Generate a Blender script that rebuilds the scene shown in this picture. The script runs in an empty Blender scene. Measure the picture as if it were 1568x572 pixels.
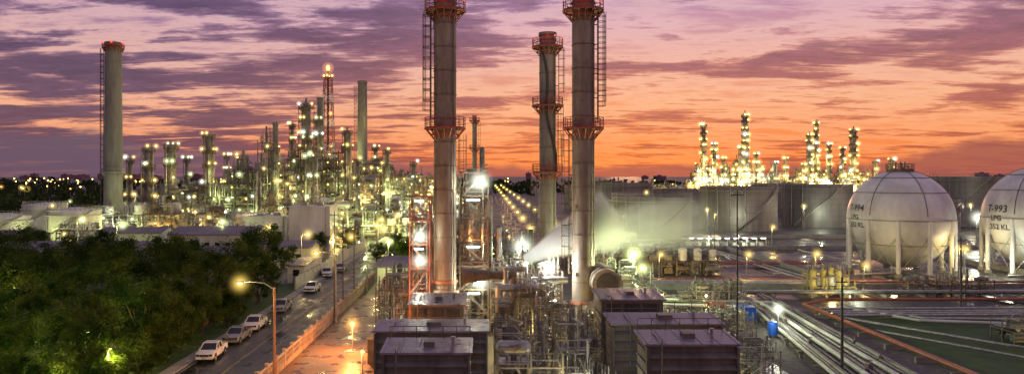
import bpy, math, random
from mathutils import Vector, Matrix
R=random.Random(7)
scene=bpy.context.scene
def lin(r,g,b):
    f=lambda c:(c/255/12.92) if c/255<=0.04045 else ((c/255+0.055)/1.055)**2.4
    return (f(r),f(g),f(b),1.0)
# ---------------------------------------------------------------- materials
def pm(name,c1,c2,scale=1.0,r0=.5,r1=.7,metal=0.0,bump=0.0,stretch=(1,1,1),world=False,lo=.35,hi=.65,detail=6):
    m=bpy.data.materials.new(name); m.use_nodes=True; nt=m.node_tree; N=nt.nodes; L=nt.links
    bs=N['Principled BSDF']; bs.inputs['Metallic'].default_value=metal
    if world:
        tc=N.new('ShaderNodeNewGeometry'); src=tc.outputs['Position']
    else:
        tc=N.new('ShaderNodeTexCoord'); src=tc.outputs['Object']
    mp=N.new('ShaderNodeMapping'); mp.inputs['Scale'].default_value=stretch; L.new(src,mp.inputs[0])
    no=N.new('ShaderNodeTexNoise'); no.inputs['Scale'].default_value=scale; no.inputs['Detail'].default_value=detail; no.inputs['Roughness'].default_value=.65
    L.new(mp.outputs[0],no.inputs['Vector'])
    rp=N.new('ShaderNodeValToRGB'); rp.color_ramp.elements[0].position=lo; rp.color_ramp.elements[1].position=hi
    rp.color_ramp.elements[0].color=tuple(c1)+(1,); rp.color_ramp.elements[1].color=tuple(c2)+(1,)
    L.new(no.outputs[0],rp.inputs[0]); L.new(rp.outputs[0],bs.inputs['Base Color'])
    mr=N.new('ShaderNodeMapRange'); mr.inputs['From Min'].default_value=lo; mr.inputs['From Max'].default_value=hi
    mr.inputs['To Min'].default_value=r0; mr.inputs['To Max'].default_value=r1
    L.new(no.outputs[0],mr.inputs[0]); L.new(mr.outputs[0],bs.inputs['Roughness'])
    if bump:
        n2=N.new('ShaderNodeTexNoise'); n2.inputs['Scale'].default_value=scale*6; n2.inputs['Detail'].default_value=4
        L.new(mp.outputs[0],n2.inputs['Vector'])
        bp=N.new('ShaderNodeBump'); bp.inputs['Strength'].default_value=bump; bp.inputs['Distance'].default_value=.1
        L.new(n2.outputs[0],bp.inputs['Height']); L.new(bp.outputs[0],bs.inputs['Normal'])
    return m
def em(name,c,s,vol=False):
    m=bpy.data.materials.new(name); m.use_nodes=True; nt=m.node_tree; nt.nodes.clear()
    e=nt.nodes.new('ShaderNodeEmission'); e.inputs[0].default_value=tuple(c)+(1,); e.inputs[1].default_value=s
    o=nt.nodes.new('ShaderNodeOutputMaterial'); nt.links.new(e.outputs[0],o.inputs['Volume' if vol else 'Surface'])
    try: m.cycles.emission_sampling='NONE'
    except Exception: pass
    return m
M={}
M['stack']=pm('weathered_stack_paint',(.13,.11,.09),(.31,.27,.225),.6,.45,.6,.25,.05,(1,1,.22))
M['chim']=pm('chimney_concrete',(.14,.14,.125),(.27,.27,.235),.3,.7,.85,0,.05,(1,1,.2))
M['steel']=pm('galvanised_steel',(.24,.24,.22),(.45,.45,.42),1.5,.35,.55,.6)
M['steel2']=pm('dull_process_steel',(.10,.10,.09),(.26,.25,.23),.8,.45,.65,.4)
M['dark']=pm('dark_steel',(.04,.04,.04),(.09,.08,.07),1.5,.5,.7,.3)
M['brown']=pm('weathered_brown_steel',(.08,.06,.042),(.19,.145,.11),1.0,.5,.7,.2)
M['red']=pm('red_oxide_paint',(.20,.05,.03),(.36,.09,.05),1.0,.45,.6)
M['redpipe']=pm('orange_red_pipe_paint',(.26,.07,.035),(.40,.12,.06),1.0,.4,.55)
M['white']=pm('white_tank_paint',(.40,.40,.36),(.68,.68,.64),.25,.4,.55,0,0,(1,1,.25))
M['sphere']=pm('white_sphere_paint',(.46,.45,.44),(.72,.71,.70),.22,.35,.45,0,0,(1,1,.5))
M['tank']=pm('grey_tank_paint',(.14,.14,.13),(.31,.31,.285),.22,.5,.65,.1,0,(1,1,.15))
M['tank2']=pm('rusty_tank_paint',(.14,.125,.11),(.28,.255,.225),.22,.5,.65,.1,0,(1,1,.15))
M['roofmetal']=pm('painted_roof_metal',(.17,.14,.16),(.32,.27,.295),.8,.22,.5,.3,.08)
M['louvre']=pm('louvre_cladding',(.10,.09,.078),(.21,.195,.17),.7,.45,.6,.2,0,(1,1,.3))
M['conc']=pm('concrete',(.20,.19,.17),(.34,.33,.30),.5,.7,.9,0,.2)
M['wall']=pm('painted_plaster',(.42,.42,.34),(.60,.60,.52),.4,.7,.85,0,.1,(1,1,.4))
M['fence']=pm('fence_concrete',(.30,.21,.15),(.50,.40,.30),.7,.7,.85,0,.1)
M['roof2']=pm('fibre_cement_roof',(.10,.09,.10),(.22,.19,.21),.5,.5,.7,0,.2,(1,.2,1))
M['blue']=pm('blue_paint',(.015,.09,.5),(.03,.14,.62),1,.35,.5)
M['yel']=pm('yellow_paint',(.38,.31,.08),(.55,.46,.14),1,.4,.6)
M['glass']=pm('dark_glass',(.015,.018,.02),(.03,.035,.04),1,.08,.12)
M['carpaint']=pm('car_paint_white',(.62,.62,.6),(.7,.7,.68),.5,.2,.3)
M['carpaint2']=pm('car_paint_silver',(.38,.38,.38),(.45,.45,.45),.5,.25,.3,.6)
M['tyre']=pm('tyre_rubber',(.015,.015,.015),(.03,.03,.03),3,.8,.9)
M['bark']=pm('bark',(.06,.045,.03),(.13,.1,.07),2,.8,.95,0,.3)
M['ground']=pm('site_ground',(.03,.03,.026),(.11,.105,.09),.07,.3,.85,0,.25,world=True,detail=9)
M['yard']=pm('wet_asphalt_yard',(.018,.018,.018),(.065,.063,.055),.11,.10,.65,0,.15,world=True,detail=10,lo=.4,hi=.6)
M['orangeyard']=pm('orange_lit_concrete_yard',(.08,.045,.03),(.26,.16,.10),.35,.12,.7,0,.25,world=True,detail=10,lo=.4,hi=.6)  # orange lamplight on the ground put into the base colour
M['asphalt']=pm('asphalt_road',(.022,.022,.024),(.065,.063,.06),.35,.14,.75,0,.15,(1,.3,1),world=True,detail=9,lo=.4,hi=.6)
M['grass']=pm('grass',(.02,.045,.012),(.06,.11,.025),.5,.8,.95,0,.9,world=True,detail=10)
M['gravel']=pm('gravel',(.05,.045,.04),(.17,.16,.145),1.2,.7,.95,0,.6,world=True,detail=10)
M['mark']=pm('white_road_paint',(.12,.12,.11),(.55,.55,.53),2,.5,.7,world=True)
M['markY']=pm('yellow_road_paint',(.15,.11,.04),(.5,.35,.08),2,.5,.7,world=True)
M['haze']=pm('haze_tinted_concrete',(.16,.09,.11),(.22,.13,.15),.02,.9,.9)  # purple distance haze put into the base colour
M['black']=pm('black_lettering',(.02,.02,.02),(.04,.04,.04),1,.5,.6)
EC={'eW':(.94,1,.80),'eY':(1,.68,.15),'eG':(.88,1,.38),'eO':(1,.42,.08),'eR':(1,.05,.03)}
ES={'eW':18,'eY':9,'eG':9,'eO':8,'eR':4}
for k,c in EC.items():
    M[k]=em('lamp_'+k[1:].lower(),c,ES[k]); M['h'+k[1]]=em('lamp_bloom_near_'+k[1:].lower(),c,.17,True); M['H'+k[1]]=em('lamp_bloom_far_'+k[1:].lower(),c,.08,True)  # glowing volumes added around lamps to imitate bloom, not real mist
# glow spheres added to imitate bloom around the nearer lamps: emission fades from the lamp outwards, in object space
def softbloom(kind,rad):
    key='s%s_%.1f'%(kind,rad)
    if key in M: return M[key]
    m=bpy.data.materials.new('lamp_bloom'); m.use_nodes=True; nt=m.node_tree; N=nt.nodes; L=nt.links; N.clear()
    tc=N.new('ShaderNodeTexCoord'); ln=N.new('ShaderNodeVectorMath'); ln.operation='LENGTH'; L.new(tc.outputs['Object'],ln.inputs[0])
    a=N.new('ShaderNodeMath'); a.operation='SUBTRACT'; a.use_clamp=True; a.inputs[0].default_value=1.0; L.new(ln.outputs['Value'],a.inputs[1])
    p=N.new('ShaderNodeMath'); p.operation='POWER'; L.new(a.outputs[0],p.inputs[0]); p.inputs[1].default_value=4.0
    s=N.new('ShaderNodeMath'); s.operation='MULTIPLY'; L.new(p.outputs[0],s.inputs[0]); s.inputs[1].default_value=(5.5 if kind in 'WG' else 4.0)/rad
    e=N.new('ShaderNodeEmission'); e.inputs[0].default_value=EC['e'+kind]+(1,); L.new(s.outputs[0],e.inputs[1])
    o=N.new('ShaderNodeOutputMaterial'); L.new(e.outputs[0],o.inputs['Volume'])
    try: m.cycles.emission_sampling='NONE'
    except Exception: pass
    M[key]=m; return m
def leafmat(name,c1,c2):
    m=bpy.data.materials.new(name); m.use_nodes=True; nt=m.node_tree; N=nt.nodes; L=nt.links; N.clear()
    g=N.new('ShaderNodeNewGeometry'); no=N.new('ShaderNodeTexNoise'); no.inputs['Scale'].default_value=.45; no.inputs['Detail'].default_value=6
    L.new(g.outputs['Position'],no.inputs['Vector'])
    rp=N.new('ShaderNodeValToRGB'); rp.color_ramp.elements[0].position=.38; rp.color_ramp.elements[1].position=.62
    rp.color_ramp.elements[0].color=c1+(1,); rp.color_ramp.elements[1].color=c2+(1,)
    L.new(no.outputs[0],rp.inputs[0])
    d=N.new('ShaderNodeBsdfDiffuse'); t=N.new('ShaderNodeBsdfTranslucent'); mx=N.new('ShaderNodeMixShader'); mx.inputs[0].default_value=.35
    L.new(rp.outputs[0],d.inputs[0]); L.new(rp.outputs[0],t.inputs[0]); L.new(d.outputs[0],mx.inputs[1]); L.new(t.outputs[0],mx.inputs[2])
    o=N.new('ShaderNodeOutputMaterial'); L.new(mx.outputs[0],o.inputs[0]); return m
M['leaf']=leafmat('foliage',(.018,.045,.009),(.10,.14,.028))
M['leaf2']=leafmat('foliage_dark',(.02,.035,.015),(.06,.08,.03))
# ---------------------------------------------------------------- builder
class B:
    def __init__(s): s.v=[];s.f=[];s.m=[];s.sm=[];s.mats=[];s.gl=[]
    def mi(s,k):
        if k not in s.mats: s.mats.append(k)
        return s.mats.index(k)
    def add(s,vs,fs,mat,smooth=False):
        o=len(s.v); s.v.extend(vs); i=s.mi(mat)
        for f in fs: s.f.append([o+a for a in f]); s.m.append(i); s.sm.append(smooth)
    def box(s,x0,x1,y0,y1,z0,z1,mat):
        s.add([(x0,y0,z0),(x1,y0,z0),(x1,y1,z0),(x0,y1,z0),(x0,y0,z1),(x1,y0,z1),(x1,y1,z1),(x0,y1,z1)],
              [(0,3,2,1),(4,5,6,7),(0,1,5,4),(1,2,6,5),(2,3,7,6),(3,0,4,7)],mat)
    def sheet(s,x0,x1,y0,y1,z,mat): s.add([(x0,y0,z),(x1,y0,z),(x1,y1,z),(x0,y1,z)],[(0,1,2,3)],mat)
    def beam(s,p,q,w,mat,h=None):
        p=Vector(p);q=Vector(q); d=q-p
        if d.length<1e-5: return
        d.normalize(); up=Vector((0,0,1)) if abs(d.z)<.95 else Vector((0,1,0))
        a=d.cross(up).normalized(); b=a.cross(d).normalized(); h=h or w; a=a*w/2; b=b*h/2
        vs=[p-a-b,p+a-b,p+a+b,p-a+b,q-a-b,q+a-b,q+a+b,q-a+b]
        s.add([tuple(v) for v in vs],[(0,3,2,1),(4,5,6,7),(0,1,5,4),(1,2,6,5),(2,3,7,6),(3,0,4,7)],mat)
    def cyl(s,p,q,r,mat,n=12,r2=None,cap=True,capmat=None):
        p=Vector(p);q=Vector(q); r2=r if r2 is None else r2; d=q-p
        if d.length<1e-5: return
        d.normalize(); up=Vector((0,0,1)) if abs(d.z)<.95 else Vector((0,1,0))
        a=d.cross(up).normalized(); b=a.cross(d).normalized()
        c=[(math.cos(2*math.pi*i/n),math.sin(2*math.pi*i/n)) for i in range(n)]
        A=[tuple(p+(a*x+b*y)*r) for x,y in c]; C=[tuple(q+(a*x+b*y)*r2) for x,y in c]
        s.add(A+C,[(i,(i+1)%n,n+(i+1)%n,n+i) for i in range(n)],mat,True)
        if cap:
            s.add(A,[tuple(reversed(range(n)))],capmat or mat); s.add(C,[tuple(range(n))],capmat or mat)
    def sph(s,c,r,mat,n=8,k=5,sz=1.0,rec=True):
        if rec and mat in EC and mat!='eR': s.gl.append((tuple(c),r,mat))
        vs=[(c[0],c[1],c[2]+r*sz)]
        for j in range(1,k):
            t=math.pi*j/k
            for i in range(n):
                a=2*math.pi*i/n; vs.append((c[0]+r*math.sin(t)*math.cos(a),c[1]+r*math.sin(t)*math.sin(a),c[2]+r*sz*math.cos(t)))
        vs.append((c[0],c[1],c[2]-r*sz)); fs=[(0,1+i,1+(i+1)%n) for i in range(n)]
        for j in range(k-2):
            for i in range(n):
                fs.append((1+j*n+i,1+(j+1)*n+i,1+(j+1)*n+(i+1)%n,1+j*n+(i+1)%n))
        e=len(vs)-1; o=1+(k-2)*n
        fs+=[(e,o+(i+1)%n,o+i) for i in range(n)]
        s.add(vs,fs,mat,True)
    def ring(s,c,r,w,mat,n=16,a0=0,a1=2*math.pi):
        pts=[(c[0]+r*math.cos(a0+(a1-a0)*i/n),c[1]+r*math.sin(a0+(a1-a0)*i/n),c[2]) for i in range(n+1)]
        for i in range(n): s.beam(pts[i],pts[i+1],w,mat)
    def path(s,pts,r,mat,n=10):
        for i in range(len(pts)-1): s.cyl(pts[i],pts[i+1],r,mat,n,cap=(i==0 or i==len(pts)-2))
        for p in pts[1:-1]: s.sph(p,r*1.04,mat,n,6)
    def obj(s,name,o=(0,0,0),rot=0):
        me=bpy.data.meshes.new(name); me.from_pydata(s.v,[],s.f)
        for k in s.mats: me.materials.append(M[k])
        me.polygons.foreach_set('material_index',s.m); me.polygons.foreach_set('use_smooth',s.sm); me.update()
        ob=bpy.data.objects.new(name,me); ob.location=o; ob.rotation_euler=(0,0,rot); scene.collection.objects.link(ob)
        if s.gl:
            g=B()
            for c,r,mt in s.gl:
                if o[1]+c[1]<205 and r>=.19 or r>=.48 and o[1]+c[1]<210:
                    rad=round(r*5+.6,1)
                    k=B(); k.sph((0,0,0),1.0,'steel',16,10); me2=bpy.data.meshes.new('lamp_bloom'); me2.from_pydata(k.v,[],k.f); me2.materials.append(softbloom(mt[1],rad)); me2.update()
                    ho=bpy.data.objects.new('lamp_bloom',me2); ho.location=c; ho.scale=(rad,rad,rad); ho.parent=ob; scene.collection.objects.link(ho)
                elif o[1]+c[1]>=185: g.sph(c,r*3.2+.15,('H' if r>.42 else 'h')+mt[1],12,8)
            if g.v: go=g.obj('lamp_bloom'); go.parent=ob
        return ob
CW=(.95,1,.74); CY=(1,.70,.22); CG=(.90,1,.36); CO=(1,.33,.07)
def light(parent,loc,power,col,r=.4,name='lamp'):
    l=bpy.data.lights.new(name,'POINT'); l.energy=power; l.color=col; l.shadow_soft_size=r
    o=bpy.data.objects.new(name,l); scene.collection.objects.link(o); o.location=loc
    if parent: o.parent=parent
    return o
def ladder(b,x,y,z0,z1,ang,mat,cage=True):
    ca,sa=math.cos(ang),math.sin(ang); t=(-sa,ca)
    for sg in (-.25,.25): b.beam((x+t[0]*sg,y+t[1]*sg,z0),(x+t[0]*sg,y+t[1]*sg,z1),.07,mat)
    z=z0
    while z<z1: b.beam((x-t[0]*.25,y-t[1]*.25,z),(x+t[0]*.25,y+t[1]*.25,z),.045,mat); z+=.45
    if cage:
        cx,cy=x+ca*.45,y+sa*.45; z=z0+2
        while z<z1:
            b.ring((cx,cy,z),.5,.06,mat,8); z+=1.3
        for k in range(-1,2):
            a=ang+k*1.0; b.beam((cx+.5*math.cos(a),cy+.5*math.sin(a),z0+2),(cx+.5*math.cos(a),cy+.5*math.sin(a),z1),.05,mat)
def platform(b,r,z,mat,ext=1.1,n=16,rail=True,w=.09):
    b.cyl((0,0,z-.12),(0,0,z),r+ext,mat,24)
    b.ring((0,0,z-.2),r+ext,.2,mat,n)
    for i in range(n):
        a=2*math.pi*i/n; c,s_=math.cos(a),math.sin(a)
        b.beam(((r+ext)*c,(r+ext)*s_,z-.2),(r*c,r*s_,z-1.5),w,mat)
        if rail: b.beam(((r+ext)*c,(r+ext)*s_,z),((r+ext)*c,(r+ext)*s_,z+1.15),w*.8,mat)
    if rail:
        for h in (.4,.8,1.15): b.ring((0,0,z+h),r+ext,w*.7,mat,n*2)
# ---------------------------------------------------------------- exhaust stacks
def exhaust_stack(x,y,r,z0,zt,plats,lads,skirt=True,name='exhaust_stack',twist=False):
    b=B()
    b.cyl((0,0,z0),(0,0,zt),r,'stack',40,cap=False)
    b.cyl((0,0,zt-.4),(0,0,zt+.02),r+.12,'stack',40,capmat='dark')
    b.cyl((0,0,zt-1.2),(0,0,zt-1.0),r+.12,'red',40)  # red ring stands in for the reddish glow at the top
    z=z0+1
    while z<zt: 
        b.cyl((0,0,z),(0,0,z+.09),r+.07,'brown',40); z+=2.9
    if skirt:
        b.cyl((0,0,z0-1.0),(0,0,z0+.5),r+.35,'stack',40); b.cyl((0,0,0),(0,0,z0-1),r+.1,'stack',32)
        b.cyl((0,0,z0+1.3),(0,0,z0+1.6),r+.2,'redpipe',40)
    for (z,lit) in plats:
        platform(b,r,z,'red'); b.ring((0,0,z-.9),r+.35,.14,'red',20)
        if lit:
            for k in range(4):
                a=.4+k*math.pi/2; b.sph(((r+1.1)*math.cos(a),(r+1.1)*math.sin(a),z+1.3),.13,'eR',8,5)
    for (za,zb,ang) in lads:
        ladder(b,(r+.45)*math.cos(ang),(r+.45)*math.sin(ang),za,zb,ang,'brown')
        z=za
        while z<zb:
            b.beam((r*math.cos(ang),r*math.sin(ang),z),((r+.5)*math.cos(ang),(r+.5)*math.sin(ang),z),.1,'brown'); z+=3
    b.cyl((r*.7+.12,-r*.7-.12,z0),(r*.7+.12,-r*.7-.12,zt),.06,'brown',6)
    for k in range(8):
        a=q0.uniform(-2.8,-.3); zz=q0.uniform(z0+2,zt-3); b.box((r+.02)*math.cos(a)-.14,(r+.02)*math.cos(a)+.14,(r+.1)*math.sin(a)-.1,(r+.1)*math.sin(a)+.1,zz,zz+.4,'stack')
    if twist:
        pts=[]
        for i in range(25):
            t=i/24; a=-2.3+t*1.6+math.sin(t*9)*.3; pts.append(((r+.2)*math.cos(a),(r+.2)*math.sin(a),zt-3-t*19))
        b.path(pts,.2,'dark',6)
    o=b.obj(name,(x,y,0))
    for (z,lit) in plats:
        if lit: light(o,(-.5,-r-1.5,z+1.6),30,(1,.1,.05),.1)
    return o
q0=random.Random(77)
exhaust_stack(-5.1,90,1.38,5.6,42.2,[(40.3,True),(25.9,False)],[(27,40,math.radians(200)),(26,39.8,math.radians(175)),(8,25,math.radians(20))])
exhaust_stack(11.9,90,1.38,3.0,42.2,[(40.3,True),(25.9,False)],[(27,40,math.radians(-15)),(26.5,39.8,math.radians(5)),(8,25,math.radians(190))])
exhaust_stack(9.6,115,1.3,3.0,42.3,[(40.2,True),(31.0,False),(20.6,False)],[(31,40,math.radians(-10)),(21,31,math.radians(-30)),(5,20,math.radians(190))],twist=True)
exhaust_stack(-4.4,270,.85,3.0,42.0,[(40.2,True),(30.0,False)],[(5,40,0)])
# ---------------------------------------------------------------- chimneys
def chimney(x,y,r0,r1,h,band=True,lad=True,plat=True):
    b=B(); b.cyl((0,0,0),(0,0,h),r0,'chim',40,r2=r1,cap=True,capmat='dark')
    z=h/9
    while z<h-1:
        rr=r0+(r1-r0)*z/h; b.cyl((0,0,z),(0,0,z+.25),rr+.08,'chim',40); z+=h/9
    b.cyl((0,0,h-1.2),(0,0,h-.1),r1+.18,'chim',40)
    if band:
        b.cyl((0,0,h-1.9),(0,0,h-1.2),r1+.12,'red',40)
        platform(b,r1,h-1.8,'red',.8,14,w=.16)
        for k in range(5):
            a=k*1.25; b.sph(((r1+.8)*math.cos(a),(r1+.8)*math.sin(a),h-.3),.32,'eR',8,5)
    if lad:
        rr=max(r0,r1)+.3
        for zz in range(2,int(h)-3,2): b.ring((-rr-.5,0,zz),.55,.14,'dark',6)
        for dx,dy in ((-.55,0),(.55,0),(0,-.55)): b.beam((-rr-.5+dx,dy,1),(-rr-.5+dx,dy,h-2),.13,'dark')
    if plat: platform(b,(r0+r1)/2,h*.33,'steel',.7,12,w=.15)
    return b.obj('chimney',(x,y,0))
chimney(-124,243,3.0,2.55,64)
o=chimney(-59.4,350,2.6,2.2,65,band=False); light(o,(-7,-9,30),5000,CG); light(o,(5,-9,45),1500,CY)
chimney(-75,330,1.6,1.4,55,band=False)
chimney(-88,305,1.2,1.1,42,band=False,plat=False)
# flare tower
b=B(); H=68
for i in range(17):
    z0=H*i/17; z1=H*(i+1)/17; w0=4.0-2.3*z0/H; w1=4.0-2.3*z1/H
    c0=[(-w0,-w0),(w0,-w0),(w0,w0),(-w0,w0)]; c1=[(-w1,-w1),(w1,-w1),(w1,w1),(-w1,w1)]
    mt='red' if i%3<2 else 'white'
    for k in range(4):
        a,c=c0[k],c1[k]; a2,c2=c0[(k+1)%4],c1[(k+1)%4]
        b.beam((*a,z0),(*c,z1),.34,mt); b.beam((*a,z0),(*a2,z0),.2,mt)
        b.beam((*a,z0),(*c2,z1),.17,mt); b.beam((*a2,z0),(*c,z1),.17,mt)
b.cyl((0,0,0),(0,0,H+4),.5,'dark',12); b.cyl((0,0,H-.2),(0,0,H),2.6,'red',12)
for a in range(4): b.sph((2*math.cos(a*1.57),2*math.sin(a*1.57),H+.9),.45,'eO')
b.sph((0,0,H+4.6),.9,'eO',10,7,1.6)
for z in (20,34,50): b.sph((2,-3,z),.4,'eO')
o=b.obj('flare_tower',(-78,360,0)); light(o,(0,-4,H+4),2500,CO,.8)
# ---------------------------------------------------------------- distillation columns
def column(x,y,r,h,seed,lm='eY',br=.35,mat='steel2',name='distillation_column',w=.16,dn=2):
    q=random.Random(seed); b=B()
    b.cyl((0,0,0),(0,0,h*.55),r,mat,18,cap=False); rt=r*q.choice([1,1,.75])
    b.cyl((0,0,h*.55),(0,0,h*.58),r,mat,18,r2=rt,cap=False); b.cyl((0,0,h*.58),(0,0,h-1.5*rt),rt,mat,18,cap=False)
    b.sph((0,0,h-1.5*rt),rt,mat,16,8,.6)
    b.cyl((0,0,h-1.2*rt),(0,0,h),.25*rt,mat,8)
    n=max(3,int(h/6.0))
    for i in range(n):
        z=h*(.12+.83*i/(n-1)+q.uniform(-.03,.0)); rr=(r if z<h*.55 else rt)
        platform(b,rr,z,q.choice(['steel2','brown','brown']),.7+.4*r/2,10,w=w)
        for k in range(q.randint(1,dn+1)):
            a=q.uniform(-3.14,.3); b.sph(((rr+1.1)*math.cos(a),(rr+1.1)*math.sin(a),z+1.6),br*q.uniform(.5,1.2),lm if q.random()<.8 else 'eW',8,5)
    for k in range(q.randint(2,4)):
        a=q.uniform(-3.1,0); rr=r+.5+.3*k; zt=h*q.uniform(.5,1.0); pr=q.uniform(.12,.3)
        b.path([(rr*math.cos(a),rr*math.sin(a),0),(rr*math.cos(a),rr*math.sin(a),zt),(0,0,zt)],pr,'steel',7)
    for zz in range(1,int(h)-1,3): b.beam((-(r+.6),-.3,zz),(-(r+.6),.3,zz),.12,'brown')
    for s_ in (-.3,.3): b.beam((-(r+.6),s_,0),(-(r+.6),s_,h*.95),.12,'brown')
    return b.obj(name,(x,y,0))
cols=[(-74,300,2.5,51.5),(-69.5,302,1.2,45),(-85,320,.7,43.5),(-110,290,1.6,37.5),(-125,290,1.9,33.5),(-133,288,1.6,32),(-151,310,.9,27.5),(-131,320,1,28),
 (-61,320,1.4,41),(-45,330,1.3,32.5),(-61.5,262,1.4,28),(-80,275,1.3,31),(-95,285,1.1,28),(-68,280,1.0,35),(-53,300,1.1,27),(-100,300,.9,27),(-57,375,1.2,36),(-36,360,1.2,27),(-78,250,.8,22),(-2.5,200,.8,17),(-117,330,.8,30)]
for i,(x,y,r,h) in enumerate(cols):
    o=column(x,y,r,h,i+10,'eG' if i%3==1 else 'eY')
    if i in (0,3,4,8,9,10,11): light(o,(r+3,-r-4,h*.55),2000,CG if i%2 else CY)
far=[(178,600,1.7,65),(188,604,1.5,48),(183,590,1.2,42),(212,600,2.0,73),(207,596,1.0,45),(236,600,1.8,31),(228,610,1,27),(265,600,1.7,56),(273,606,1.4,66),(281,600,1.6,48),(301,600,2.3,60),(296,608,1.3,44),(319,600,1.5,32),(332,600,1.5,34),(250,612,1.2,35),(198,612,1.1,35),(172,596,1.1,30),(218,592,1.1,38),(258,596,1.1,30),(290,596,1.1,34)]
for i,(x,y,r,h) in enumerate(far):
    o=column(x,y,r,h,i+60,'eY',.72,w=.3,mat='tank',dn=3)
    if i%2==0: light(o,(0,-r-7,h*.5),12000,CY)
# ---------------------------------------------------------------- process units
def unit(x,y,w,d,h,seed,bay=6.0,lev=4.5,bw=.35,lm='eY',br=.32,dens=.5,nl=2,pw=3500,col=CY,name='process_unit',mats=('steel2','brown','dark'),top=True,ves=1.0,vms=('steel2','steel2','tank','brown','white'),pipey=0.0,np=4):
    q=random.Random(seed); b=B(); nx=max(1,round(w/bay)); ny=max(1,round(d/bay)); nz=max(1,round(h/lev)); lev=h/nz
    bx=w/nx; by=d/ny; fm=q.choice(mats)
    for i in range(nx):
        for j in range(ny):
            L=q.randint(max(1,nz//2),nz); x0=-w/2+i*bx; y0=-d/2+j*by; x1=x0+bx; y1=y0+by
            e=.02*((i+j)%2)
            for (px,py) in ((x0,y0),(x1-bw*.6,y0),(x1-bw*.6,y1-bw*.6),(x0,y1-bw*.6)):
                b.beam((px+e,py+e,0),(px+e,py+e,L*lev+(1.1 if q.random()<.5 else 0)),bw,fm)
            for l in range(1,L+1):
                z=l*lev
                b.beam((x0,y0,z),(x1,y0,z),bw*.8,fm); b.beam((x0,y1,z+.01),(x1,y1,z+.01),bw*.8,fm)
                b.beam((x0,y0,z+.02),(x0,y1,z+.02),bw*.8,fm); b.beam((x1,y0,z+.03),(x1,y1,z+.03),bw*.8,fm)
                if q.random()<(.6 if not pipey else .3):
                    b.box(x0+.1,x1-.1,y0+.1,y1-.1,z+.2,z+.28,fm)
                    for hh in (.55,1.1): b.beam((x0,y0-.1,z+hh),(x1,y0-.1,z+hh),bw*.25,fm)
                    for k in range(4): b.beam((x0+bx*k/3,y0-.1,z),(x0+bx*k/3,y0-.1,z+1.1),bw*.25,fm)
                if q.random()<.45: b.beam((x0,y0-.02,z-lev),(x1,y0-.02,z),bw*.4,fm)
                if q.random()<.3: b.beam((x1,y0-.05,z-lev),(x0,y0-.05,z),bw*.4,fm)
                if q.random()<.25:
                    b.beam((x0,y0-.7,z-lev),(x1,y0-.7,z),bw*1.4,fm,.12); b.beam((x0,y0-1,z-lev+1),(x1,y0-1,z+1),bw*.25,fm)
                if q.random()<dens:
                    b.sph((x0+q.uniform(.1,.9)*bx,y0-.25,z-q.uniform(.4,1.2)),br*q.uniform(.5,1.25),lm if q.random()<.75 else q.choice(['eW','eG','eY']),8,5)
            for l in range(0,L+(1 if top else 0)):
                z=l*lev+.3
                if q.random()>ves: continue
                t=q.uniform(pipey,1); cx=x0+bx/2; cy=y0+by/2; vm=q.choice(vms)
                if t<.28:
                    r=bx*q.uniform(.16,.3); hh=lev*q.uniform(.6,.85)
                    b.cyl((cx,cy,z),(cx,cy,z+hh),r,vm,14); b.sph((cx,cy,z+hh),r,vm,14,6,.5)
                elif t<.55:
                    r=min(bx,lev)*q.uniform(.14,.25); zc=z+r+.4
                    b.cyl((x0+.15*bx,cy,zc),(x1-.15*bx,cy,zc),r,vm,14); b.sph((x0+.15*bx,cy,zc),r,vm,10,6); b.sph((x1-.15*bx,cy,zc),r,vm,10,6)
                    b.box(x0+.25*bx,x0+.33*bx,cy-r*.7,cy+r*.7,z-.1,zc,fm); b.box(x1-.33*bx,x1-.25*bx,cy-r*.7,cy+r*.7,z-.1,zc,fm)
                elif t<.88:
                    for k in range(5):
                        xx=x0+bx*(.12+.18*k); yy=y0+q.uniform(.1,.5)*by; zz=z+lev*q.uniform(.7,1.2); rr=bx*q.uniform(.015,.04); vz='steel' if q.random()<.5 else 'steel2'
                        b.cyl((xx,yy,z-.2),(xx,yy,zz),rr,vz,7)
                        if k%2: b.cyl((xx,yy,zz),(xx,yy+by*.4,zz),rr,vz,7); b.cyl((xx,yy,zz-lev*.3),(xx,yy,zz-lev*.3+.12),rr*2.2,vz,7)
                else:
                    b.box(x0+.2*bx,x1-.25*bx,y0+.2*by,y1-.3*by,z,z+lev*q.uniform(.3,.5),vm)
                for k in range(np):
                    zz=z+lev*q.uniform(.2,.8); r=bx*q.uniform(.01,.032); yy=y0+q.uniform(-.05,.6)*by; vz='steel' if q.random()<.5 else ('steel2' if q.random()<.8 else 'brown')
                    if q.random()<.4: b.path([(x0+bx*q.random(),y0,zz),(x0+bx*q.random(),y0+.02+by*.5,zz),(x0+bx*.5,y1,zz+lev*q.uniform(-.2,.2))],r,vz,6)
                    else: b.path([(x0,yy,zz),(x0+bx*q.uniform(.3,.9),yy,zz),(x0+bx*.5,yy,zz+lev*q.uniform(-.4,.5)+.1)],r,vz,6)
            if top and q.random()<.3:
                z=L*lev; b.cyl((x0+bx/2,y0+by/2,z),(x0+bx/2,y0+by/2,z+q.uniform(.6,2)*lev),bx*q.uniform(.04,.1),'steel2',10)
    o=b.obj(name,(x,y,0))
    for k in range(nl):
        light(o,(w*(-.5+(k+.5)/nl)+q.uniform(-1,1),-d/2-q.uniform(2.5,5),h*q.uniform(.25,.7)),pw,col if q.random()<.75 else CW)
    return o
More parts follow.
